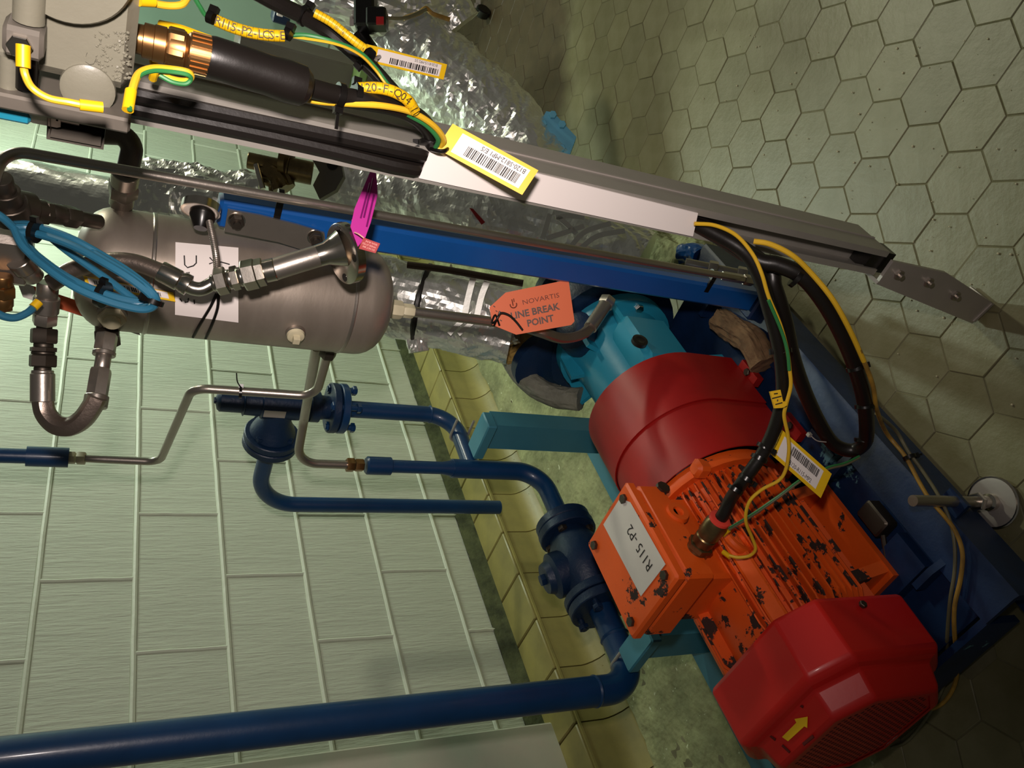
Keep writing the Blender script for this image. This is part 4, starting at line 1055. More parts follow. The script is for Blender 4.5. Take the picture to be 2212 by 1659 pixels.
for px, py, dx, dy, r in ((222, 636, 60, 22, .0145), (332, 650, -10, 22, .0105), (76, 500, 50, 12, .012)):
    ziptie('cable_tie', W(px, py, .955), unit(W(px, py, .955), W(px+dx, py+dy, .955)), r, coil, .006, head=-R_DOWN - R_FWD*.5)
# ---- grey fittings at the left edge
lf = thing('steel_manifold', tuple(W(30, 540, 1.05)), 'grey steel manifold block with a brass union cut by the left edge', 'manifold')
obj('block', MB().bevbox(W(5, 545, 1.06), .05, .075, .07, .008), 'stainless', lf)
nutchain(lf, (W(40, 560, 1.05), W(75, 600, 1.08)), [(0, .5, .016, 20), (.5, 1., .013, 20)], 'stainless')
nutchain(lf, (W(5, 595, 1.04), W(6, 668, 1.06)), [(0, .3, .012, 20), (.3, .62, .0155, 6), (.62, .9, .0125, 20), (.9, 1.0, .012, 6)], 'brass')
nutchain(lf, (W(0, 440, .98), W(215, 480, 1.12)), [(0, .27, .021, 20), (.27, .40, .0145, 20), (.38, .45, .0160, 6), (.45, .6, .013, 20), (.6, .75, .0145, 6), (.75, 1., .010, 20)], 'dull_steel')
nutchain(lf, (W(2, 385, .95), W(28, 470, 1.0)), [(0, .4, .0125, 20), (.3, .7, .0165, 20), (.6, 1., .022, 20)], 'dull_steel')
# ---- thin blue cable with clip
lead('blue_lead', [(-15, 672, 1.02), (10, 684, 1.03), (35, 686, 1.04), (60, 675, 1.05), (74, 662, 1.06)], .0050, 'teal_cable', 'thin blue cable with a black and yellow clip at the left edge', [((72, 664, 1.055), (84, 652, 1.06), .006)])
# ---- vent elbow from the pot top to the mounting channel
ve = thing('vent_elbow', tuple(W(270, 360, 1.1)), 'dull steel elbow pipe rising from the pot past the mounting channel', 'pipe')
wv = 1.13
obj('elbow_pipe', MB().tube(fillet([W(210, 288, wv - .02), W(292, 292, wv - .02), W(272, 385, wv + .01), W(262, 450, wv + .06)], .03, 8), .0145, 18), 'dull_steel', ve)
nutchain(ve, (W(272, 372, wv), W(262, 440, wv + .05)), [(0, .35, .0185, 20), (.35, .7, .0205, 6), (.7, 1., .0165, 20)], 'stainless')
# ---- tag with an orange band hanging behind the coil
qt = (W(36, 606, 1.2), W(290, 690, 1.24) - W(36, 606, 1.2), W(50, 642, 1.2) - W(36, 606, 1.2))
wt = thing('banded_tag', tuple(W(150, 650, 1.22)), 'white tag with an orange band half hidden behind the blue coil', 'tag')
obj('card', qrect(qt, 0, 1, 0, 1, .0012, 0), 'paper_dirty', wt); obj('orange_band', qrect(qt, .14, .86, .02, .98, .0006, .0014), 'orange_part', wt)
# ---- yellow bar code strip on the pot, behind the coil
qb = (pot_hit(180, 596, .003), pot_hit(374, 632, .003) - pot_hit(180, 596, .003), pot_hit(188, 622, .003) - pot_hit(180, 596, .003))
bt = thing('pot_tag', tuple(pot_hit(280, 615, .003)), 'yellow bordered barcode strip on the pot under the coil', 'tag')
obj('card', qrect(qb, 0, 1, 0, .8, .0008, 0), 'tag_yellow', bt); wl = obj('white_label', qrect(qb, .04, .93, .05, .62, .0004, .0009), 'paper', bt)
obj('barcode', barcode(qb, .1, .85, .2, .55, 30, 4, .0014), 'ink', wl)
# ---- disc gauge end with a coiled spring line beside the post
gg = thing('spring_line', tuple(W(440, 470, 1.12)), 'round steel end cap with a thin coiled line hanging over the paper sheet', 'line')
gd_ = (R_DOWN - R_FWD*.30 - R_RIGHT*.05).normalized()
obj('end_cap', MB().lathe(W(436, 440, 1.14), gd_, [(0, .020), (.001, .0262), (.013, .0262), (.014, .021), (.012, .012)], 36), 'polished', gg)
obj('cap_throat', MB().lathe(W(440, 452, 1.15), gd_, [(0, .019), (.016, .017), (.03, .009)], 24), 'black_plastic', gg)
sp = smooth_path([W(452, 478, 1.13), W(460, 515, 1.115), W(467, 555, 1.10), W(468, 590, 1.095), W(464, 612, 1.095)], 20)
obj('spring', MB().tube(sp, .0040, 10, rfun=lambda i, k, an: 1. + .22*(i % 2)), 'stainless', gg)

# ================================================================== TAGS
def eq_tag(name, px4, ws, label, lines, bar=True, flip=False, hole=None, seed=1):
    "px4: text-frame corners: bottom-left, bottom-right, top-right, top-left of the card as it is read"
    c = [W(x, y, w_) for (x, y), w_ in zip(px4, ws)]
    c[2] = c[1] + c[3] - c[0]
    t_ = thing(name, tuple((c[0] + c[2])/2), label, 'tag')
    O_, U_, V_ = c[0], c[1] - c[0], ((c[3] - c[0]) + (c[2] - c[1]))/2
    q = (O_, U_, V_)
    n_ = U_.cross(V_).normalized()
    if n_.dot(CAM - O_) < 0: n_ = -n_
    obj('card', MB().prism([p - n_*.001 for p in (c[0], c[1], c[2], c[3])], n_*.001), 'tag_yellow', t_)
    lab = obj('white_label', qrect(q, .07, .86, .13, .87, .0004, .0002) if not flip else qrect(q, .08, .84, .13, .87, .0004, .0002), 'paper', t_)
    return t_, q, lab
# hanging tag on the strut (reads upside down in the picture)
tg, q, lab = eq_tag('hanging_tag', [(1163, 368), (978, 267), (957, 331), (1128, 421)], [.872, .862, .862, .872], 'yellow bordered barcode tag reading upside down over the blank white strip', None)
obj('lettering', text_mb('B120-S812-MP1 E/S', q, .10, .19, .24, lift=.0009, aspect=.88), 'ink', lab)
obj('barcode', barcode(q, .13, .74, .42, .78, 34, 2), 'ink', lab)
# motor tag
tg2, q, lab = eq_tag('hanging_tag', [(1666, 982), (1773, 1076), (1808, 1032), (1690, 929)], [1.22, 1.235, 1.24, 1.22], 'yellow bordered barcode tag tied to the black cable above the motor fins', None)
obj('lettering', text_mb('B120-R115-MP2', q, .30, .17, .22, lift=.0009, aspect=.80), 'ink', lab)
obj('barcode', barcode(q, .26, .80, .50, .80, 30, 3), 'ink', lab)
# small far tag
tg3, q, lab = eq_tag('hanging_tag', [(966, 139), (792, 95), (812, 143), (958, 172)], [1.1, 1.02, 1.02, 1.1], 'narrow yellow barcode tag seen edge-on in front of the crumpled foil', None)
obj('lettering', text_mb('B120-R115-MP2 S/S', q, .12, .17, .25, lift=.0009, aspect=.85), 'ink', lab)
obj('barcode', barcode(q, .10, .72, .46, .82, 30, 6), 'ink', lab)
obj('tie', MB().tube(smooth_path([W(820, 122, 1.03), W(800, 128, .97), W(785, 122, .90), W(778, 118, .875), W(790, 132, .88), (W(812, 130, 1.0))], 5), .0022, 8), 'black_plastic', tg3)
# orange line-break tag
wo = 1.46
def WO(x, y, d=0.): return W(x, y, 1.447 + (x - 1057)/184*.028 + d)
oc = [(1057, 664), (1092, 632), (1228, 604), (1241, 694), (1234, 702), (1115, 723), (1064, 702)]
ot = thing('orange_tag', tuple(WO(1150, 665)), 'orange card tag with printed capitals tied to the outlet tube', 'tag')
pts = [WO(x, y) for x, y in oc]
obj('card', MB().prism(pts, R_FWD*.0012), 'orange_card', ot)
O_ = WO(1104, 690, -.0006); U_ = WO(1228, 664, -.0006) - O_; V_ = WO(1094, 637, -.0006) - O_
q = (O_, U_, V_)
obj('lettering', text_mb('LINE BREAK', q, .0, .0, .38, bold=.03, aspect=1.02, lift=.0004), 'grey_ink', ot)
obj('lettering', text_mb('POINT', q, .25, -.42, .38, bold=.03, aspect=1.0, lift=.0004), 'grey_ink', ot)
obj('lettering', text_mb('NOVARTIS', q, .235, .48, .27, aspect=1.22, lift=.0004), 'card_ink', ot)
# emblem: a small bowl-and-flame mark
mb = MB()
def oq(u, v): return O_ + U_*u + V_*v - R_FWD*.0006
mb.tube([oq(.085 + .055*math.cos(rad(a)), .56 + .13*math.sin(rad(a))) for a in range(-200, 21, 20)], .0011, 6)
mb.tube([oq(.075, .78), oq(.078, .52)], .0011, 6); mb.tube([oq(.105, .66), oq(.108, .80)], .0009, 6)
obj('emblem', mb, 'card_ink', ot)
mb = MB()
for k in range(4): mb.tube([oq(-.25 + .022*k, .42 - .2*k + .25), oq(-.225 + .022*k, .36 - .2*k + .25)], .0009, 5)
obj('edge_marks', mb, 'grey_ink', ot)
obj('tie', MB().tube(smooth_path([WO(1067, 704), WO(1075, 686, -.01), WO(1083, 676, -.012), WO(1100, 681, -.012), WO(1115, 695, -.010), WO(1129, 713, -.008)], 5), .0020, 8), 'black_plastic', ot)
obj('tie', MB().tube(smooth_path([WO(1080, 672, -.012), WO(1073, 690, -.01), WO(1062, 698, -.005), WO(1070, 680, -.01), WO(1079, 703, -.008)], 5), .0017, 8), 'black_plastic', ot)
# magenta tag and red seal tag on the flange
wm = 1.08
mt = thing('magenta_tag', tuple(W(788, 450, wm)), 'folded magenta card tag standing on the drilled flange', 'tag')
mc = [(804, 360, .02), (811, 361, .02), (815, 404, .02), (815, 424, .018), (801, 480, .01), (789, 513, 0), (773, 533, 0), (757, 490, -.005), (766, 450, 0)]
obj('card', MB().prism([W(x, y, wm + dz) for x, y, dz in mc], R_FWD*.0012), 'magenta', mt)
mb = MB()
for (x0, y0, x1_, y1_) in ((806, 385, 786, 470), (799, 395, 779, 472), (808, 420, 792, 490), (770, 460, 764, 500)):
    mb.tube([W(x0, y0, wm + .012 - .001), W(x1_, y1_, wm + .004 - .001)], .0012, 5)
for x, y in ((762, 476), (763, 485), (766, 495), (773, 516)): mb.cyl(W(x, y, wm - .0012), W(x, y, wm + .001), .0016, 8)
obj('print', mb, 'magenta_ink', mt)
rt = thing('red_seal_tag', tuple(W(798, 530, wm)), 'small red plastic seal tag with fine pink print below the magenta tag', 'tag')
rc = [W(x, y, wm - .02) for x, y in ((785, 513), (821, 526), (811, 547), (775, 537))]
obj('plate', MB().prism(rc, R_FWD*.0025), 'red_tag', rt)
q = (rc[1], rc[0] - rc[1], rc[2] - rc[1])
for k, sx in enumerate(('REGAL BLINE', 'WHERE SITTED', 'DO NOT BRK')):
    obj('print', text_mb(sx, (rc[1], rc[0]-rc[1], rc[2]-rc[1]), .10, .16 + .27*k, .24, aspect=.82, lift=.0005), 'red_ink', rt)
obj('loop', MB().tube(smooth_path([W(786, 514, wm - .02), W(775, 506, wm - .02), W(766, 502, wm - .012)], 4), .0010, 6), 'red_ink', rt)

# ================================================================== CABLES FROM THE STRUT TO THE MOTOR
mc_ = thing('motor_cable', tuple(W(1650, 800, 1.15)), 'thick black cable running from the strut to the gland on the orange terminal box', 'cable')
wg = PJ(GLAND_END)[2]
path = [V(SX + .016, SY + .002, VZ(SX, SY, 1400).z), V(SX + .008, SY + .004, VZ(SX, SY, 1500).z), W(1560, 513, 1.07), W(1612, 548, 1.07), W(1642, 600, 1.08), W(1660, 660, 1.10), W(1680, 735, 1.12), W(1690, 800, 1.14), W(1690, 860, 1.16), W(1675, 920, 1.18), W(1650, 975, 1.20), W(1612, 1030, 1.215), W(1580, 1075, wg - .02), GLAND_END + V(0, -.01, 0), GLAND_END + V(0, .03, 0)]
obj('cable', MB().tube(smooth_path(path, 6), .0100, 14), 'black_rubber', mc_)
for px, py, w_, dx, dy, hd in ((1650, 573, 1.085, 15, 60, R_RIGHT), (1690, 758, 1.13, 5, 60, -R_RIGHT), (1652, 966, 1.20, -22, 42, R_RIGHT), (1640, 990, 1.205, -22, 42, None), (1588, 1058, 1.225, -30, 45, None), (1612, 1035, 1.215, -30, 45, R_RIGHT*.6 + R_DOWN)):
    p = W(px, py, w_); ziptie('cable_tie', p, unit(p, W(px+dx, py+dy, w_)), .0112, mc_, .006, head=hd)
# loop cable
lc_ = thing('loop_cable', tuple(W(1800, 800, 1.2)), 'black cable hanging in a long loop beside the strut foot over the skid', 'cable')
lpth = [V(SX + .012, SY + .008, VZ(SX, SY, 1540).z), W(1632, 560, 1.075), W(1680, 572, 1.07), W(1735, 598, 1.07), W(1782, 655, 1.09), W(1822, 728, 1.12), W(1850, 800, 1.16), W(1866, 860, 1.20), W(1872, 915, 1.24), W(1868, 955, 1.28), W(1840, 973, 1.30), W(1800, 958, 1.30), W(1768, 910, 1.27), W(1738, 845, 1.23), W(1712, 770, 1.18), W(1694, 690, 1.13), W(1672, 620, 1.10), W(1650, 570, 1.095), V(SX + .02, SY, VZ(SX, SY, 1500).z)]
obj('cable', MB().tube(smooth_path(lpth, 6), .0112, 14), 'black_rubber', lc_)
for px, py, w_, dx, dy, hd in ((1850, 795, 1.155, 15, 50, R_RIGHT), (1868, 878, 1.21, 5, 60, None), (1720, 600, 1.07, 40, 30, None), (1866, 950, 1.275, 0, 40, None)):
    p = W(px, py, w_); ziptie('cable_tie', p, unit(p, W(px+dx, py+dy, w_)), .0125, lc_, .006, head=hd)
# yellow lead beside the motor cable
yl = lead('motor_lead', [(1500, 483, 1.045), (1545, 487, 1.05), (1590, 508, 1.055), (1625, 548, 1.06), (1645, 590, 1.065), (1660, 640, 1.08), (1685, 700, 1.10), (1700, 755, 1.11), (1706, 800, 1.12), (1708, 835, 1.13), (1698, 875, 1.14), (1694, 900, 1.15), (1702, 940, 1.165), (1704, 975, 1.175), (1697, 1015, 1.19), (1682, 1038, 1.20), (1645, 1058, 1.21), (1618, 1085, 1.22), (1611, 1125, 1.24), (1624, 1160, 1.26), (1632, 1185, 1.27), (1620, 1200, 1.28), (1595, 1204, 1.285), (1575, 1200, 1.29)], .0026, 'wire_yellow', 'thin yellow earth lead following the thick motor cable to the terminal box', [((1562, 1192, 1.30), (1577, 1203, 1.29), .0042)])
obj('green_stripe', MB().tube(smooth_path([W(1660, 648, 1.079), W(1688, 715, 1.10), W(1701, 760, 1.108), W(1705, 800, 1.116)], 5), .0024, 8), 'wire_green', yl)
lead('lug_lead', [(1856, 988, 1.29), (1825, 1003, 1.28), (1790, 1012, 1.265), (1735, 1035, 1.25), (1680, 1075, 1.25), (1625, 1113, 1.265), (1575, 1143, 1.29)], .0026, 'wire_grey', 'grey and yellow earth lead passing behind the motor tag to a yellow lug', [((1561, 1155, 1.30), (1574, 1144, 1.292), .0042)], (0, -3))
# folded yellow number marker
nm = thing('number_marker', tuple(W(1683, 862, 1.12)), 'small folded yellow number marker clipped to the thin yellow lead', 'marker')
pts = [W(x, y, 1.125) for x, y in ((1664, 846), (1686, 842), (1692, 868), (1700, 866), (1700, 876), (1690, 881), (1674, 882))]
obj('clip', MB().prism(pts, R_FWD*.006), 'yellow', nm)
mb = MB()
for a_, b_ in (((1668, 861), (1688, 856)), ((1675, 874), (1690, 870)), ((1679, 867), (1680, 863)), ((1672, 851), (1680, 850))): mb.tube([W(*a_, 1.1245), W(*b_, 1.1245)], .0009, 5)
obj('print', mb, 'ink', nm)
# yellow lead along the loop then down over the skid to the floor
sk = lambda px, py, z_: PJ(AZ(px, py, z_))[2]
lead('skid_lead', [(1628, 521, 1.055), (1665, 528, 1.05), (1712, 552, 1.05), (1752, 590, 1.06), (1798, 646, 1.07), (1836, 714, 1.095), (1866, 780, 1.13), (1886, 835, 1.17), (1894, 885, 1.22)] + [(x, y, sk(x, y, z_)) for x, y, z_ in ((1915, 935, .16), (1955, 985, .14), (1985, 1040, .132), (2008, 1078, .132), (2040, 1115, .132), (2065, 1150, .132), (2079, 1195, .132), (2075, 1250, .132), (2062, 1310, .132), (2062, 1370, .12), (2068, 1430, .06), (2062, 1480, .012), (2035, 1520, .008), (1990, 1540, .008))], .0034, 'wire_old', 'dirty yellow lead running over the skid edge down to the pavers')
obj('clean_length', MB().tube(smooth_path([W(1628, 521, 1.0545), W(1665, 528, 1.0495), W(1712, 552, 1.0495), W(1752, 590, 1.0595), W(1798, 646, 1.0695), W(1836, 714, 1.0945), W(1866, 780, 1.1295)], 6), .0036, 10), 'wire_yellow', bpy.data.objects['skid_lead'])
lead('grey_lead', [(1893, 893, 1.25)] + [(x, y, sk(x, y, z_)) for x, y, z_ in ((1935, 930, .16), (1962, 975, .14), (1995, 1020, .13), (2030, 1075, .13), (2052, 1125, .13), (2062, 1175, .13), (2062, 1235, .13), (2052, 1300, .13), (2046, 1380, .11), (2046, 1440, .06), (2035, 1490, .012), (2005, 1545, .008), (1960, 1600, .006), (1925, 1615, .006))], .0028, 'wire_grey', 'thin grey lead running beside the dirty yellow lead over the skid edge')
p = AZ(1965, 988, .14); ziptie('cable_tie', p, unit(p, AZ(1985, 1030, .136)), .009, bpy.data.objects['skid_lead'], .006, head=R_RIGHT, tail=.010)
# thin cable tie stub on the loop
obj('tie_tail', MB().tube(smooth_path([W(1750, 940, 1.28), W(1765, 952, 1.28), W(1785, 955, 1.28)], 4), .0009, 6), 'galv_light', lc_)
obj('tie_tip', MB().box(W(1748, 939, 1.28), .006, .006, .006), 'galv_light', lc_)

# ================================================================== FOIL-LAGGED PIPES AND BACKGROUND
def foil_tube(path, r, seed, amp=.10, seg=40, sub=10):
    "crumpled foil sleeve: dense tube creased by ridged noise at two scales"
    seg = int(seg*1.6); pts = smooth_path(path, int(sub*1.4)); mb = MB(); rj = random.Random(seed)
    def ridge(q): return 1 - 2*abs(noise.noise(q))
    def rf(i, k, an):
        p = pts[i]; q = V(p.x*9 + math.cos(an)*1.1, p.y*9 + math.sin(an)*1.1, p.z*9 + seed*3.7)
        a = noise.noise(q*.8); b = ridge(q*1.25 + V(3, 1, 7)); d_ = ridge(q*2.9 + V(9, 2, 3)); e_ = ridge(q*5.5 + V(1, 8, 5))
        return 1 + amp*(.55*a + .50*(b - .45) + .28*(d_ - .45) + .12*(e_ - .45))
    mb.tube(pts, r, seg, True, rfun=rf)
    f2 = []
    for f in mb.f:
        if len(f) == 4: f2 += [(f[0], f[1], f[2]), (f[0], f[2], f[3])] if rj.random() < .5 else [(f[0], f[1], f[3]), (f[1], f[2], f[3])]
        else: f2.append(f)
    mb.f = f2; return mb
def foil(name, label, path, r, seed, **k):
    t_ = thing(name, tuple(Vector(path[len(path)//2])), label, 'lagged pipe', 'foil lagged pipes')
    obj('foil_wrap', foil_tube(path, r, seed, **k), 'foil', t_, smooth=0)
    return t_
def band(parent, c, d, r, w_=.02, material='foil_tape'):
    d = Vector(d).normalized()
    return obj('tape_band', MB().lathe(Vector(c) - d*w_/2, d, [(0, r), (.001, r + .0015), (w_ - .001, r + .0015), (w_, r)], 36), material, parent)
f1_ = foil('foil_pipe', 'large crumpled foil elbow behind the strut below the edge-on yellow tag', [W(700, -60, 2.5), W(800, 20, 2.45), W(880, 95, 2.4), W(955, 165, 2.38), W(1035, 235, 2.36), W(1105, 310, 2.34), W(1150, 385, 2.30)], .118, 1, amp=.16, seg=56, sub=14)
f2_ = foil('foil_pipe', 'crumpled foil wrapped pipe between the strut and the top of the blue post', [W(720, 395, 2.05), W(800, 415, 2.05), W(880, 430, 2.03), W(960, 450, 2.0), W(1040, 470, 1.98)], .088, 2, amp=.11, seg=44, sub=12)
f3_ = foil('foil_pipe', 'foil wrapped bend crossed by white tape bands beside the blue post', [W(1030, 475, 1.96), W(1110, 490, 1.95), W(1200, 515, 1.94), W(1290, 545, 1.92), W(1380, 585, 1.9)], .096, 3, amp=.12, seg=48, sub=12)
f4_ = foil('foil_pipe', 'smooth foil wrapped pipe rising at the upper left behind the pot', [W(-40, 395, 1.75), W(60, 410, 1.75), W(160, 432, 1.75), W(290, 455, 1.75)], .062, 4, amp=.06, seg=40, sub=10)
f5_ = foil('foil_pipe', 'loose crumpled foil bundle above the pot beside the round end cap', [W(285, 420, 1.72), W(340, 425, 1.72), W(400, 430, 1.72), W(470, 440, 1.72), W(560, 450, 1.74)], .068, 5, amp=.24, seg=40, sub=12)
f6_ = foil('foil_pipe', 'foil wrapped pipe running from behind the pot bottom towards the orange tag', [W(800, 630, 1.86), W(880, 650, 1.86), W(960, 668, 1.86), W(1040, 690, 1.86), W(1110, 705, 1.86)], .088, 6, amp=.12, seg=44, sub=12)
f7_ = foil('foil_pipe', 'crumpled foil heap at the top edge beside the black switch', [W(640, -30, 2.3), W(780, 10, 2.3), W(880, 40, 2.35), W(960, 20, 2.4), (W(990, 60, 2.42))], .075, 7, amp=.26, seg=40, sub=10)
# white tape bands on the bend
for a_, b_, t_ in (((1168, 455), (1185, 560), 18), ((1225, 455), (1255, 555), 14)): pass
def strip(parent, pxs, w_, wid, material='foil_tape'):
    pts = smooth_path([W(x, y, w_) for x, y in pxs], 6); mb = MB(); P = []
    for i, p in enumerate(pts):
        t_ = unit(pts[max(0, i-1)], pts[min(len(pts)-1, i+1)]); s_ = t_.cross(R_FWD).normalized()*wid/2
        P += [p - s_, p + s_, p + s_ + R_FWD*.004, p - s_ + R_FWD*.004]
    n_ = len(pts); Fs = [(0, 1, 2, 3)]
    for i in range(n_-1):
        for k in range(4): Fs.append((i*4+k, i*4+(k+1) % 4, i*4+4+(k+1) % 4, i*4+4+k))
    return obj('tape_band', mb.add(P, Fs), material, parent)
wf = 1.80
for pxs in ([(1188, 462), (1180, 490), (1172, 515)], [(1180, 515), (1220, 502), (1262, 488)], [(1205, 468), (1225, 485), (1245, 505)], [(1232, 533), (1265, 500), (1320, 482)], [(1250, 540), (1290, 510), (1350, 498)], [(1200, 470), (1230, 466), (1262, 470)], [(1270, 543), (1295, 540)]):
    strip(f3_, pxs, wf, .011)
for pxs in ([(1022, 600), (1012, 640), (1004, 678)], [(1052, 608), (1040, 640), (1030, 684)]): strip(f6_, pxs, 1.745, .013)
for pxs in ([(1002, 690), (985, 705), (970, 722)], [(1028, 690), (1010, 705), (990, 722)]): strip(f6_, pxs, 1.76, .010)
obj('red_strip', MB().prism([W(1014, 449, 1.86), W(1022, 451, 1.86), (W(1048, 480, 1.86)), W(1040, 485, 1.86)], R_FWD*.004), 'red_tag', f2_, label='red tape end')
obj('end_seam', MB().lathe(W(906, 655, 1.86), W(960, 668, 1.86) - W(880, 650, 1.86), [(0, .089), (.004, .094), (.010, .094), (.014, .089)], 36), 'black_rubber', f6_)
# loose foil tuft hanging at the pipe's underside
ft = foil('foil_tuft', 'small hanging tuft of torn foil above the yellow kerb tiles', [W(897, 715, 1.84), W(900, 728, 1.84), W(902, 742, 1.84), W(905, 760, 1.84)], .020, 9, amp=.6, seg=20, sub=8); ft['category'] = 'foil scrap'; del ft['group']
# lagging ring and torn insulation at the pump end
lg = thing('pump_lagging', tuple(W(1180, 810, 1.9)), 'torn grey lagging ring with brown wool around the pump inlet', 'lagging')
rng = smooth_path([W(1095, 752, 1.95), W(1112, 785, 1.94), W(1135, 815, 1.92), W(1170, 842, 1.90), W(1215, 858, 1.88), W(1255, 862, 1.86)], 8)
obj('ring', foil_tube([W(1095, 752, 1.95), W(1125, 803, 1.93), W(1170, 842, 1.90), W(1215, 858, 1.88), W(1255, 862, 1.86)], .026, 21, amp=.25, seg=20), 'lag_grey', lg, smooth=0)
obj('wool', foil_tube([W(1105, 762, 1.93), W(1122, 762, 1.92), W(1142, 750, 1.90), (W(1155, 728, 1.88))], .030, 22, amp=.45, seg=24), 'insul', lg, smooth=0, label='torn brown wool')
obj('foil_flap', foil_tube([W(1060, 730, 1.9), W(1085, 725, 1.9), W(1120, 715, 1.88)], .028, 23, amp=.5, seg=20), 'foil', lg, smooth=0)
obj('inlet_flange', MB().lathe(W(1190, 790, 1.9), (1, 0, .1), [(0, .06), (.006, .088), (.03, .088), (.034, .05)], 28), 'valve_blue', lg)
# sky-blue flange block on the floor beyond the strut
fb_ = thing('blue_flange', tuple(AZ(1205, 300, 0)), 'sky blue bolted flange at the end of the large foil elbow by the floor', 'flange')
pc = [W(x, y, 2.26) for x, y in ((1165, 268), (1180, 240), (1196, 243), (1245, 296), (1228, 342), (1190, 345))]
obj('plate', MB().prism(pc, R_FWD*.05), 'flange_sky', fb_)
for x, y in ((1173, 270), (1213, 322), (1214, 271), (1194, 250)):
    hexnut(W(x, y, 2.26), -R_FWD, .011, .014, mb := MB()); obj('nut', mb, 'flange_sky', fb_)
obj('neck', MB().cyl(W(1200, 300, 2.30), W(1195, 305, 2.45), .04, 20), 'flange_sky', fb_)
# stainless instrument valve
iv = thing('instrument_valve', tuple(W(610, 370, 1.5)), 'small stainless instrument valve with a lever bolted to a grey plate behind the post', 'valve')
nutchain(iv, (W(535, 346, 1.55), W(675, 375, 1.58)), [(0, .62, .0155, 20), (.55, .62, .024, 20), (.62, 1., .0225, 20)], 'gland_steel')
obj('flange_disc', MB().lathe(W(612, 345, 1.56), (R_RIGHT*.96 + R_DOWN*.2), [(0, .034), (.012, .034)], 24), 'gland_steel', iv)
obj('lever', MB().cyl(W(553, 355, 1.54), W(568, 408, 1.54), .0055, 12), 'polished', iv)
obj('sticky_residue', foil_tube([W(570, 370, 1.56), W(600, 385, 1.56), W(612, 410, 1.56)], .020, 31, amp=.5, seg=18), 'gland_steel', iv, smooth=0)
obj('mount_plate', MB().prism([W(x, y, 1.62) for x, y in ((664, 326), (735, 345), (742, 380), (725, 410), (690, 430), (676, 400), (690, 372))], R_FWD*.02), 'panel_grey', iv)
obj('plate_hole', MB().lathe(W(718, 355, 1.618), R_FWD, [(0, .011), (.001, .011), (.01, .010)], 16), 'black_plastic', iv)
# pale green cabinet corner and grey column at the top edge
cabw = thing('pale_cabinet', tuple(W(560, 60, 2.9)), 'pale green cabinet corner behind the yellow marked cables', 'cabinet')
obj('cabinet_body', MB().bevbox(W(540, 55, 3.0) + V(.25, 0, .45), .5, .62, 1.5, .01), 'pale_green', cabw)
gp_ = obj('grey_column', MB().bevbox(W(715, 150, 2.75), .12, .10, .62, .006), 'panel_grey', label='dark grey steel column beside the pale green cabinet', cat='column')
obj('green_pad', MB().bevbox(W(775, 165, 2.7), .10, .16, .03, .004), 'mid_green', label='moss green flat pad in front of the crumpled foil', cat='pad')
bb = thing('blue_box', tuple(W(608, 25, 2.4)), 'small dark blue box with a white patch at the top edge behind the black cable', 'box')
obj('case', MB().bevbox(W(608, 25, 2.4), .05, .06, .05, .004), 'valve_blue', bb); obj('white_patch', MB().box(W(605, 28, 2.355), .012, .016, .016), 'paper', bb)
# black limit switch with a red square
ls = thing('limit_switch', tuple(W(800, 40, 2.0)), 'black limit switch with a red square end in front of the foil heap', 'switch')
obj('body', MB().bevbox(W(790, 22, 2.02), .06, .05, .10, .006, R_FWD, R_RIGHT, R_DOWN), 'black_plastic', ls)
obj('head', MB().bevbox(W(815, 42, 1.99), .05, .048, .045, .004, R_FWD, R_RIGHT, R_DOWN), 'black_plastic', ls)
obj('red_button', MB().box(W(821, 45, 1.96), .006, .018, .018, R_FWD, R_RIGHT, R_DOWN), 'red_tag', ls)
for x, y in ((766, 32), (760, 46)): obj('side_plate', MB().box(W(x, y, 2.0), .004, .010, .022, R_FWD, R_RIGHT, R_DOWN), 'galv_light', ls)
obj('stem', MB().cyl(W(775, 75, 2.05), W(800, 110, 2.05), .022, 14), 'black_plastic', ls)
obj('switch_lead', MB().tube(smooth_path([W(832, 38, 2.0), W(860, 40, 2.02), W(885, 36, 2.05), W(920, 20, 2.1)], 5), .0045, 8), 'wire_grey', ls)
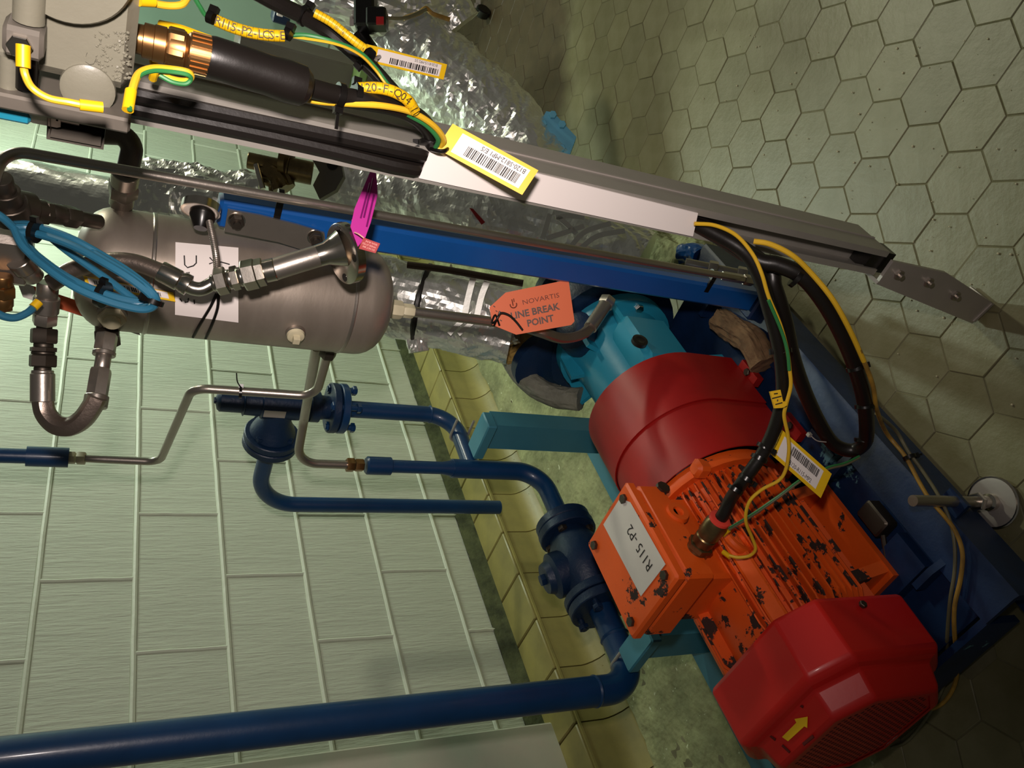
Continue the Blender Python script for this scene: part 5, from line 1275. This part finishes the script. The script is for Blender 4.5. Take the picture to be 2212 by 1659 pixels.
lead('foil_strap', [(872, 40, 2.1), (905, 28, 2.12), (920, 18, 2.15), (935, 30, 2.15), (970, 42, 2.18)], .006, 'wire_old', 'brownish yellow strap lying across the foil heap at the top edge')
dk = thing('black_fitting', tuple(AZ(1046, 18, 0)), 'black round fitting with pale squares on the dark floor at the top edge', 'fitting')
obj('wheel', MB().lathe(AZ(1046, 18, .03), (.3, 1, 0), [(0, .025), (.004, .03), (.03, .03), (.034, .025)], 20), 'black_plastic', dk)
for x, y in ((1033, 5), (1030, 12)): obj('pale_square', MB().box(W(x, y, 3.4), .02, .02, .006, R_RIGHT, R_DOWN, R_FWD), 'galv_light', dk)
# rag and rubble around the post foot
obj('brown_rag', foil_tube([AZ(1555, 690, .135), AZ(1590, 715, .14), AZ(1625, 740, .14), AZ(1650, 790, .135)], .026, 41, amp=.35, seg=26), 'rag', label='crumpled brown rag lying on the skid under the blue post', cat='rag', smooth=0)
pb = thing('plinth_block', tuple(AZ(1500, 560, 0)), 'broken concrete plinth with blue paint splashes beyond the blue post', 'plinth')
obj('block', foil_tube([AZ(1420, 540, .05), AZ(1470, 555, .05), AZ(1540, 590, .05), AZ(1590, 640, .04)], .06, 43, amp=.3, seg=24), 'concrete', pb, smooth=0)
obj('paint_lump', foil_tube([AZ(1475, 548, .11), AZ(1500, 546, .11), AZ(1515, 556, .11)], .022, 44, amp=.4, seg=16), 'post_blue', pb, smooth=0)
dv_ = thing('drain_fitting', tuple(W(1540, 590, 1.75)), 'small stainless drain fitting beside the lower end of the long tube', 'pipe fitting')
nutchain(dv_, (W(1480, 568, 1.74), W(1620, 596, 1.72)), [(0, .4, .0105, 20), (.36, .5, .0165, 6), (.5, .8, .010, 20), (.8, .95, .0165, 6)], 'stainless')
# thin brown pipe behind the post
lead('thin_brown_pipe', [(880, 572, 1.7), (960, 582, 1.7), (1050, 598, 1.7), (1130, 612, 1.7)], .0075, 'pipe_brown', 'thin brown pipe passing behind the lower side of the blue post', cat='pipe')
bpy.context.view_layer.update()
